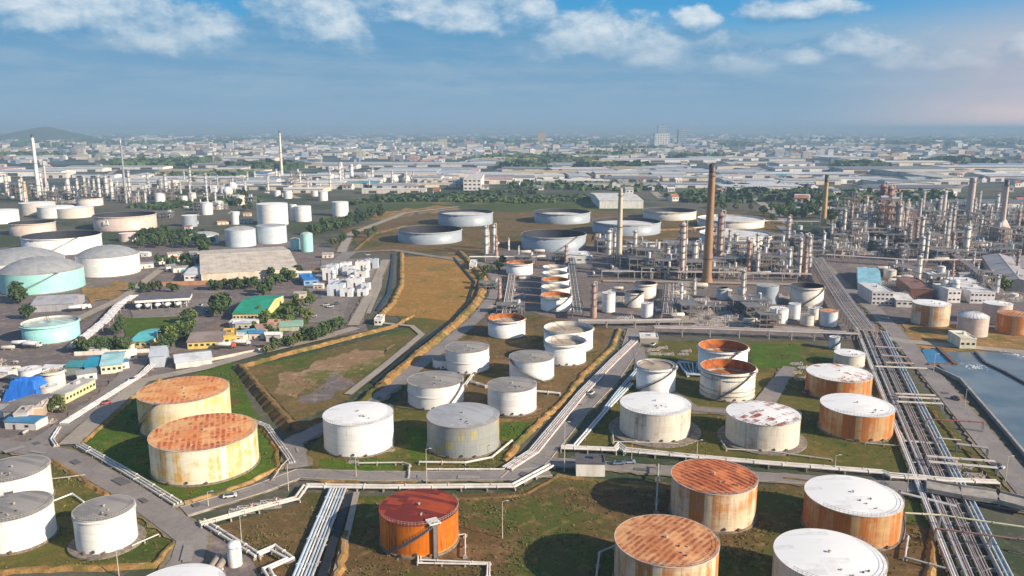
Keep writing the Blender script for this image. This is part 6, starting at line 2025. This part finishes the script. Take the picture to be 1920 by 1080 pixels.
trees([(440, 372), (470, 392), (480, 398), (20, 5)], 10, 1.2, 1.8, "behind the white tank cluster", (0, 3))
trees([(904, 530), (912, 515), (946, 498), (6, 4)], 8, .8, 1.2, "beside the road bend at the dry field", (0, 3, 1))
trees([(1330, 392), (1500, 402), (1540, 406), (14, 6)], 18, 1.1, 1.8, "beyond the pale floating roof tanks", (0, 1, 2))
trees([(1450, 412), (1530, 404), (12, 5)], 14, 1.2, 2.0, "left of the right refinery", (0, 1, 3))
trees([(1862, 540), (1880, 548), (7, 3)], 5, 1.1, 1.5, "at the end of the long grey warehouse", (2, 1))
trees([(480, 622), (520, 634), (8, 3)], 7, .6, .8, "around the golden garden house", (1, 2, 4))
trees([(620, 470), (640, 452), (700, 440), (8, 4)], 8, .9, 1.3, "at the road fork", (0, 3, 2))
trees([(1604, 452), (1560, 410), (14, 8)], 8, 1.2, 1.8, "in front of the right refinery", (0, 1))
print("trees", ntree[0])


# ------------------------------------------------------------------ far woods: masses of leaf clumps too many to count
def wood(pts, n, smin, smax, hmax, seed, mat='dark_leaves'):
    r = random.Random(seed)
    P = wpts(pts)
    b = MB()
    pxs = [q[0] for q in pts]
    pys = [q[1] for q in pts]
    c = 0
    tries = 0
    while c < n and tries < n * 30:
        tries += 1
        px, py = r.uniform(min(pxs), max(pxs)), r.uniform(min(pys), max(pys))
        ins = False
        for i in range(len(pts)):
            A, B = pts[i], pts[i - 1]
            if (A[1] > py) != (B[1] > py) and px < (B[0] - A[0]) * (py - A[1]) / (B[1] - A[1]) + A[0]:
                ins = not ins
        if not ins:
            continue
        c += 1
        X, Y = G(px, py)
        s, hh = r.uniform(smin, smax), r.uniform(.5, 1) * hmax
        for _ in range(10):
            p = [r.gauss(0, .5), r.gauss(0, .5), abs(r.gauss(0, .5))]
            q = (X + p[0] * s, Y + p[1] * s, p[2] * hh * .8 + hh * .2)
            k = s * r.uniform(.22, .5)
            n0 = [r.gauss(0, 1), r.gauss(0, 1), r.uniform(0, 1.5)]
            l = sqrt(sum(t * t for t in n0))
            n0 = [t / l for t in n0]
            u = (n0[1], -n0[0], 0)
            l = hypot(u[0], u[1]) or 1
            u = (u[0] / l, u[1] / l, 0)
            v = (n0[1] * u[2] - n0[2] * u[1], n0[2] * u[0] - n0[0] * u[2], n0[0] * u[1] - n0[1] * u[0])
            b.add([tuple(q[m] + k * (a * u[m] + e * v[m]) for m in range(3)) for a, e in ((-1, -.7), (.8, -1), (1, .6), (-.5, 1))], [(0, 1, 2, 3)])
    o = b.build("distant_wood", leafm[mat])
    o['kind'] = 'stuff'


wood([(700, 374), (1100, 368), (1110, 378), (980, 381), (700, 377)], 200, 5, 9, 4, 1)
wood([(640, 386), (720, 366), (1000, 358), (1000, 364), (680, 382)], 150, 5, 10, 5, 2)
wood([(1220, 372), (1480, 336), (1520, 352), (1560, 372), (1340, 386)], 170, 6, 12, 7, 3)
wood([(280, 334), (480, 324), (480, 331), (300, 341)], 170, 10, 18, 10, 4)
wood([(240, 388), (480, 374), (490, 379), (300, 394)], 130, 6, 11, 6, 5)
wood([(1480, 384), (1600, 360), (1780, 362), (1800, 384), (1560, 398)], 170, 7, 13, 8, 6)
wood([(960, 338), (1240, 346), (1240, 360), (960, 356)], 130, 8, 14, 7, 7)
for i in range(46):
    r = random.Random(100 + i)
    px, py = r.uniform(-60, 1900), r.choice((r.uniform(260, 275), r.uniform(268, 318)))
    wd, ht = r.uniform(60, 220), r.uniform(1.5, 4)
    wood([(px, py), (px + wd * .3, py - ht), (px + wd, py - ht * .6), (px + wd * .8, py + ht)], 70, 20, 40, 14, 200 + i)
# ------------------------------------------------------------------ the far town
HSE = []


def town_proto(kind):
    nm = {0: "factory_hall", 1: "town_house", 2: "town_block"}[kind]
    t = thing(nm, "x", {0: "factory", 1: "house", 2: "building"}[kind], 0, -600)
    if kind == 0:
        b = MB().box(0, 0, .5, 1, 1, 1)
        b.add([(-.5, -.5, 1), (-.5, .5, 1), (-.5, 0, 1.18), (.5, -.5, 1), (.5, .5, 1), (.5, 0, 1.18)], [(1, 0, 2), (3, 4, 5)])
        b.build("wall", M['wall'], t, (.6, .58, .55))
        r = MB()
        for s in (-1, 1):
            vs = [(-.51, s * .52, .99), (.51, s * .52, .99), (.51, 0, 1.2), (-.51, 0, 1.2)]
            r.add(vs, [(0, 1, 2, 3) if s < 0 else (3, 2, 1, 0)])
        r.build("roof", M['roofing'], t, (.7, .7, .7))
        for i in range(3):
            MB().box(-.33 + .33 * i, -.503, .38, .12, .01, .6).build("roller_door", M['dark_steel'], t)
    elif kind == 1:
        b = MB().box(0, 0, .5, 1, 1, 1)
        b.add([(-.5, -.5, 1), (-.5, .5, 1), (-.5, 0, 1.5), (.5, -.5, 1), (.5, .5, 1), (.5, 0, 1.5)], [(1, 0, 2), (3, 4, 5)])
        b.build("wall", M['wall'], t, (.7, .66, .6))
        r = MB()
        for s in (-1, 1):
            vs = [(-.55, s * .58, .95), (.55, s * .58, .95), (.55, 0, 1.53), (-.55, 0, 1.53)]
            r.add(vs, [(0, 1, 2, 3) if s < 0 else (3, 2, 1, 0)])
        r.build("roof", M['roofing'], t, (.4, .2, .15))
        for i in range(2):
            MB().box(-.22 + .44 * i, -.505, .55, .2, .02, .3).build("window", M['glass'], t)
    else:
        MB().box(0, 0, .5, 1, 1, 1).build("wall", M['wall'], t, (.7, .68, .64))
        r = MB().box(0, 0, 1.01, 1.03, 1.03, .03)
        r.box(.2, .1, 1.06, .25, .3, .10)
        r.build("roof", M['roofing'], t, (.6, .6, .6))
        for f in range(6):
            d = MB()
            for i in range(6):
                d.box(-.42 + .168 * i, -.504, .1 + f * .155, .09, .01, .07)
                d.box(.504, -.42 + .168 * i, .1 + f * .155, .01, .09, .07)
            d.build("window", M['glass'], t)
    return t


HP = [town_proto(0), town_proto(1), town_proto(2)]
K = kids()
hfirst = set()
WR = [(.78, .77, .75), (.72, .72, .74), (.66, .67, .70), (.60, .62, .66), (.76, .72, .64), (.50, .53, .58)]
ORr = [(.50, .20, .10), (.56, .30, .2), (.42, .14, .1)]
BLr = [(.06, .22, .42), (.1, .34, .40)]
CN = {'w': "white roofed", 'o': "orange roofed", 'b': "blue roofed", 'g': "grey roofed", 'p': "pinkish", 'y': "yellow"}
RC = {'w': WR, 'o': ORr, 'b': BLr, 'g': [(.30, .30, .32), (.38, .37, .37), (.24, .25, .27)], 'p': [(.58, .36, .34), (.55, .42, .38)], 'y': [(.66, .52, .26)]}
WC = [(.72, .69, .64), (.66, .60, .52), (.74, .73, .71), (.60, .58, .56), (.70, .60, .48)]


def region(px, py):
    a = "left" if px < 480 else "left centre" if px < 900 else "right centre" if px < 1400 else "right"
    d = "near edge" if py > 330 else "middle" if py > 290 else "far side"
    return "at the %s of the distant town, %s" % (d, a)


def house(kind, px, py, sx, sy, h, rz, rc, wcol=None, label=None):
    X, Y = G(px, py)
    if tank_hit(X, Y, max(sx, sy) * .6):
        return
    p_ = HP[kind]
    nm = {0: "factory hall", 1: "house", 2: "block of flats"}[kind]
    lb = label or "%s %s %s" % (CN[rc], nm, region(px, py))
    gp = None if label else nm + "s " + region(px, py)
    kf = random.uniform(.62, .98)
    rcol = tuple(q * kf for q in random.choice(RC[rc]))
    wcol = wcol or random.choice(WC)
    if p_.name not in hfirst:
        hfirst.add(p_.name)
        p_.location, p_.rotation_euler, p_.scale = (X, Y, 0), (0, 0, rz), (sx, sy, h)
        p_['label'] = lb
        if gp:
            p_['group'] = gp
        for c in K[p_.name]:
            if c.name.startswith('roof'):
                c.color = (*rcol, 1)
        return
    dup(p_, K, X, Y, 0, rz, (sx, sy, h), lb, gp, {'roof': rcol, 'wall': wcol})


rt = random.Random(31)
# large halls
for i in range(265):
    py = 262 + 98 * rt.random() ** 1.1
    px = rt.uniform(-60, 1990)
    if py > 352 and 620 < px < 1240:
        continue
    if py > 344 and px < 240:
        continue
    big = 1 if py > 330 else 1.6
    if px < 500 and rt.random() < .5:
        big *= .6
    house(0, px, py, rt.uniform(60, 190) * big, rt.uniform(40, 90) * big, rt.uniform(7, 13), rt.choice((0, 0, .06, -.08, .12, pi / 2)), rt.choices('wwwwgbpy', (4, 4, 4, 4, 3, .8, .7, .5))[0])
for i in range(300):
    py = 254 + 130 * rt.random() ** 1.5
    px = rt.uniform(-60, 1990)
    if py > 364 and 640 < px < 1240:
        continue
    if py > 356 and px < 500:
        continue
    house(1, px, py, rt.uniform(12, 24) * (1.5 if py < 290 else 1), rt.uniform(10, 16) * (1.5 if py < 290 else 1), rt.uniform(5, 9), rt.choice((0, .1, .3, -.2, pi / 2)), rt.choices('woogbp', (3, 2, 1.5, 2, .8, 1))[0])
for i in range(64):
    py = 252 + 45 * rt.random()
    px = rt.uniform(-20, 1950)
    house(2, px, py, rt.uniform(22, 40), rt.uniform(16, 30), rt.uniform(14, 34), rt.uniform(-.3, .3), rt.choice('wwgp'), rt.choice([(.76, .75, .73), (.70, .60, .52), (.66, .64, .66), (.72, .66, .5)]))
# landmarks
LMK = [(2, 1015, 268, 60, 40, 86, 'o', (.62, .44, .22), "tan twin tower block standing alone in the distant town"),
       (2, 1240, 274, 105, 60, 85, 'w', (.80, .79, .77), "bright white slab block below the tall grey tower far off"),
       (2, 1240, 262, 90, 60, 150, 'g', (.45, .50, .56), "tall grey tower behind the bright white slab far off"),
       (2, 1278, 268, 70, 60, 110, 'g', (.36, .43, .5), "second grey tower right of the bright white slab far off"),
       (2, 1143, 293, 26, 22, 34, 'w', (.76, .75, .72), "slim white block among the white factory halls"),
       (2, 830, 276, 56, 40, 50, 'y', (.72, .66, .48), "pale yellow block in the far town left of centre"),
       (2, 880, 274, 76, 40, 36, 'p', (.58, .42, .40), "pinkish block right of the pale yellow one"),
       (0, 1840, 327, 330, 36, 9, 'w', None, "very long white roofed hall at far right above the refinery"),
       (0, 1230, 304, 420, 70, 12, 'w', None, "very long white roofed hall in the middle of the far town"),
       (0, 690, 312, 330, 60, 11, 'w', None, "long white roofed hall left of centre in the far town"),
       (0, 880, 312, 330, 90, 11, 'w', None, "broad pale roofed hall in the centre of the far town"),
       (0, 960, 306, 210, 90, 16, 'y', (.74, .68, .54), "cream walled hall block in the centre of the far town"),
       (0, 740, 362, 120, 24, 8, 'w', None, "low white hall before the green meadow"),
       (0, 615, 354, 84, 24, 8, 'w', None, "low white hall in the far centre plant"),
       (0, 1180, 328, 190, 60, 10, 'w', None, "white roofed hall above the far meadow"),
       (0, 1010, 328, 190, 60, 10, 'y', None, "cream roofed hall above the far meadow"),
       (0, 1400, 328, 170, 60, 9, 'g', None, "grey roofed hall behind the main chimney"),
       (0, 1530, 400, 60, 30, 8, 'w', None, "pale roofed hall at the foot of the yellowish chimney"),
       (0, 1850, 388, 150, 60, 9, 'g', None, "grey blue roofed hall behind the boxy furnace at right")]
for k_, px, py, sx, sy, h, rc, wc_, lb in LMK:
    house(k_, px, py, sx, sy, h, 0, rc, wc_, lb)
rq = random.Random(77)
spots = [(402, 360), (418, 362), (380, 352), (470, 352), (494, 350), (505, 350), (515, 351), (360, 372), (345, 376), (450, 384), (410, 392), (388, 402), (300, 380), (540, 372), (520, 368), (590, 368), (606, 376), (330, 352), (1478, 420), (1500, 430), (1694, 430), (1740, 440), (1850, 470), (1790, 470), (1560, 470), (1602, 478), (1620, 514), (1700, 530), (1736, 520), (1820, 500), (1764, 512), (1900, 560), (1668, 520)]
for i, (px, py) in enumerate(spots):
    X, Y = G(px, py)
    if tank_hit(X, Y, 4):
        continue
    far = px < 700
    r = rq.uniform(5, 9) if far else rq.uniform(2.6, 5)
    h = r * rq.uniform(1.1, 2.0)
    col = rq.choice([(.76, .75, .73), (.72, .71, .70), (.62, .66, .68), (.66, .60, .54)])
    wh = "among the far left plant buildings" if far else "among the right refinery towers"
    t = thing("storage_tank", "small %s plain tank %s" % ("squat" if h < r * 1.5 else "upright", wh), "tank", X, Y, 0, 0, "small plain tanks " + wh)
    MB().lathe([(r, 0), (r, h)], 24).build("shell", M['paint'], t, col)
    MB().lathe([(r + .02, h), (r * .6, h + r * .12), (.02, h + r * .2)], 24).build("roof", M['paint'], t, tuple(q * .95 for q in col))
    MB().ring(r, r + .25, h - .3, h - .05, 24).build("curb_ring", M['rail'], t)
# small sheds, stores and cabins in the left plant
rq = random.Random(5)
nsh = 0
for i in range(120):
    px, py = rq.choice([(rq.uniform(270, 380), rq.uniform(478, 520)), (rq.uniform(4, 320), rq.uniform(690, 712)), (rq.uniform(150, 250), rq.uniform(640, 700)), (rq.uniform(350, 470), rq.uniform(402, 440)), (rq.uniform(0, 60), rq.uniform(770, 820)), (rq.uniform(440, 560), rq.uniform(604, 640)), (rq.uniform(1700, 1900), rq.uniform(505, 560)), (rq.uniform(560, 620), rq.uniform(480, 560))])
    X, Y = G(px, py)
    if tank_hit(X, Y, 6) or nsh > 44:
        continue
    nsh += 1
    s = rq.uniform(7, 15)
    wh = "in the crowded plant at lower left" if py > 600 and px < 400 else "in the garden beside the green roofed office" if py > 600 else "near the dark grove" if px < 480 else "left of the white plant" if px < 700 else "in the right plant yard"
    rc = rq.choice('wgbgow')
    nm_ = {'w': "white", 'g': "grey", 'b': "blue", 'o': "rust red"}[rc]
    t = thing("cabin", "small shed with %s roof %s" % (nm_, wh), "shed", X, Y, 0, rq.choice((0, .1, .6, -.1)), "small sheds " + wh)
    sy, hh = s * rq.uniform(.5, .8), rq.uniform(2.8, 4.2)
    MB().box(0, 0, hh / 2, s, sy, hh).build("wall", M['wall'], t, rq.choice(WC))
    MB().gable(s, sy, hh, hh + rq.uniform(.8, 1.6), .4, .15).build("roof", M['roofing'], t, rq.choice(RC[rc]))
    MB().box(-s * .2, -sy / 2 - .03, 1.05, 1.0, .1, 2.1).build("door", M['dark_steel'], t)
    MB().box(s * .2, -sy / 2 - .03, 1.6, 1.6, .1, 1.0).build("window", M['glass'], t)
# weeds and grass tufts over the yards, too many to count
segs = []
for nm, pts, wd, mt in RD:
    q = wpts(pts)
    for a_, b_ in zip(q, q[1:]):
        segs.append((a_, b_, wd / 2 + .6))


def on_road(x, y):
    for a_, b_, hw in segs:
        dx_, dy_ = b_[0] - a_[0], b_[1] - a_[1]
        L = dx_ * dx_ + dy_ * dy_
        u = max(0, min(1, ((x - a_[0]) * dx_ + (y - a_[1]) * dy_) / L))
        if hypot(x - a_[0] - u * dx_, y - a_[1] - u * dy_) < hw:
            return True
    return False


def tufts(pts, n, smin, smax, mats, seed):
    r = random.Random(seed)
    P = wpts(pts)
    xs, ys = [q[0] for q in P], [q[1] for q in P]
    bs_ = [MB() for _ in mats]
    cents = [(r.uniform(min(xs), max(xs)), r.uniform(min(ys), max(ys))) for _ in range(max(8, n // 45))]
    c = tries = 0
    while c < n and tries < n * 12:
        tries += 1
        if r.random() < .75:
            q = r.choice(cents)
            x, y = q[0] + r.gauss(0, 3.5), q[1] + r.gauss(0, 3.5)
        else:
            x, y = r.uniform(min(xs), max(xs)), r.uniform(min(ys), max(ys))
        ins = False
        for i in range(len(P)):
            A, B = P[i], P[i - 1]
            if (A[1] > y) != (B[1] > y) and x < (B[0] - A[0]) * (y - A[1]) / (B[1] - A[1]) + A[0]:
                ins = not ins
        if not ins or tank_hit(x, y, 1.2) or on_road(x, y):
            continue
        c += 1
        k = r.randrange(len(mats))
        s = r.uniform(smin, smax)
        z0 = .25
        for j in range(4):
            a_ = r.uniform(0, 6.28)
            l = s * r.uniform(.5, 1)
            hh = s * r.uniform(.3, .9)
            px_, py_ = x + r.gauss(0, s * .35), y + r.gauss(0, s * .35)
            ca, sa = cos(a_) * l / 2, sin(a_) * l / 2
            ox, oy = -sin(a_) * hh * r.uniform(-.8, .8), cos(a_) * hh * r.uniform(-.8, .8)
            bs_[k].add([(px_ - ca, py_ - sa, 0), (px_ + ca, py_ + sa, 0), (px_ + ca * .6 + ox, py_ + sa * .6 + oy, hh + z0), (px_ - ca * .7 + ox, py_ - sa * .7 + oy, hh + z0)], [(0, 1, 2, 3)])
    for b_, m_ in zip(bs_, mats):
        if b_.v:
            o = b_.build("grass_tufts", leafm[m_])
            o['kind'] = 'stuff'


TF = [([(158, 832), (332, 942), (526, 882), (512, 812), (476, 772), (446, 700), (392, 690), (262, 742)], 1500), ([(95, 864), (205, 930), (330, 1020), (288, 1062), (-20, 1075), (-20, 880)], 800),
      ([(392, 990), (560, 946), (612, 925), (556, 1130), (470, 1060)], 500), ([(640, 932), (960, 924), (1040, 893), (1260, 906), (1420, 912), (1420, 1120), (560, 1120)], 2600),
      ([(1420, 912), (1735, 932), (1790, 985), (1790, 1120), (1240, 1120)], 1300), ([(590, 888), (572, 860), (612, 800), (745, 766), (1006, 792), (968, 842), (944, 884)], 1300),
      ([(742, 764), (772, 706), (880, 612), (1000, 590), (1150, 616), (1130, 664), (1012, 786)], 1500), ([(1068, 842), (1146, 766), (1196, 706), (1230, 640), (1500, 640), (1610, 672), (1700, 790), (1772, 872), (1660, 890), (1290, 860)], 2600),
      ([(462, 690), (650, 648), (772, 614), (792, 630), (652, 750), (556, 792)], 1100), ([(752, 482), (862, 480), (896, 524), (884, 566), (840, 602), (724, 592)], 900)]
for i, (pts, n) in enumerate(TF):
    tufts(pts, int(n * .8), .14, .5, ("mid_leaves", "olive_leaves", "straw_leaves") if i < 9 else ("olive_leaves",), 300 + i)
# everything farther away: too many and too small to tell apart
for nm, n, lo, hi, cols in (("distant_buildings", 1500, 246, 300, WR + WC), ("distant_buildings", 700, 246, 310, [(.4, .38, .38), (.3, .32, .36), (.5, .3, .25), (.55, .42, .34), (.2, .3, .45)])):
    per = 4
    for q in range(per):
        b = MB()
        for i in range(n // per):
            py = lo + (hi - lo) * rt.random() ** 1.6
            px = rt.uniform(-40, 1960)
            X, Y = G(px, py)
            s = 1 + (300 - py) / 30
            sx, sy, h = rt.uniform(12, 45) * s, rt.uniform(12, 30) * s, rt.uniform(5, 13) * (1 + .3 * s)
            an = rt.uniform(-.4, .4)
            b.box(X, Y, h / 2, sx, sy, h, an)
        o = b.build(nm, M['wall'], None, tuple(.74 * t_ for t_ in cols[(q * 3 + 1) % len(cols)]))
        o['kind'] = 'stuff'
for p_ in HP + TP:
    if p_.location.y < -100:
        bpy.data.objects.remove(p_)

# ------------------------------------------------------------------ hills on the horizon
gm['hill'] = ground("hill_wood", ((.05, .07, .03), (.04, .06, .03), (.08, .09, .04)), .004, .05)


def hill(px, py, wpx, hpx, dpt, seed):
    X, Y = G(px, py)
    top = 120 + hpx / FPX * Y
    hw = wpx / FPX * Y
    r = random.Random(seed)
    n, m_ = 36, 12
    vs = []
    for j in range(m_ + 1):
        v = j / m_ * 2 - 1
        for i in range(n + 1):
            u = i / n * 2 - 1
            z = top * max(0, (cos(u * pi / 2) ** 1.3)) * max(0, cos(v * pi / 2)) * (.9 + .1 * sin(u * 7 + seed) * cos(v * 5)) + r.uniform(-2, 2)
            vs.append((X + u * hw, Y + v * dpt, z - 1))
    fs = [(j * (n + 1) + i, j * (n + 1) + i + 1, (j + 1) * (n + 1) + i + 1, (j + 1) * (n + 1) + i) for j in range(m_) for i in range(n)]
    structure(MB().add(vs, fs, True).build("hill", gm['hill']))


hill(84, 263, 92, 3.5, 500, 1)
hill(-50, 262, 150, -7, 600, 2)

# ------------------------------------------------------------------ haze
hm = bpy.data.materials.new("haze")
hm.use_nodes = True
hm.node_tree.nodes.clear()
ht = NT(hm.node_tree)
vol = ht.n('ShaderNodeVolumePrincipled', {'Color': (.31, .46, .61, 1), 'Density': 0.000135, 'Anisotropy': 0.0})
out = ht.n('ShaderNodeOutputMaterial')
ht.nt.links.new(vol.outputs[0], out.inputs['Volume'])
E_ = 43000
o = MB().box(0, 0, (162 - 2) / 2, 2 * E_, 2 * E_, 164).build("haze", hm)
o['kind'] = 'stuff'
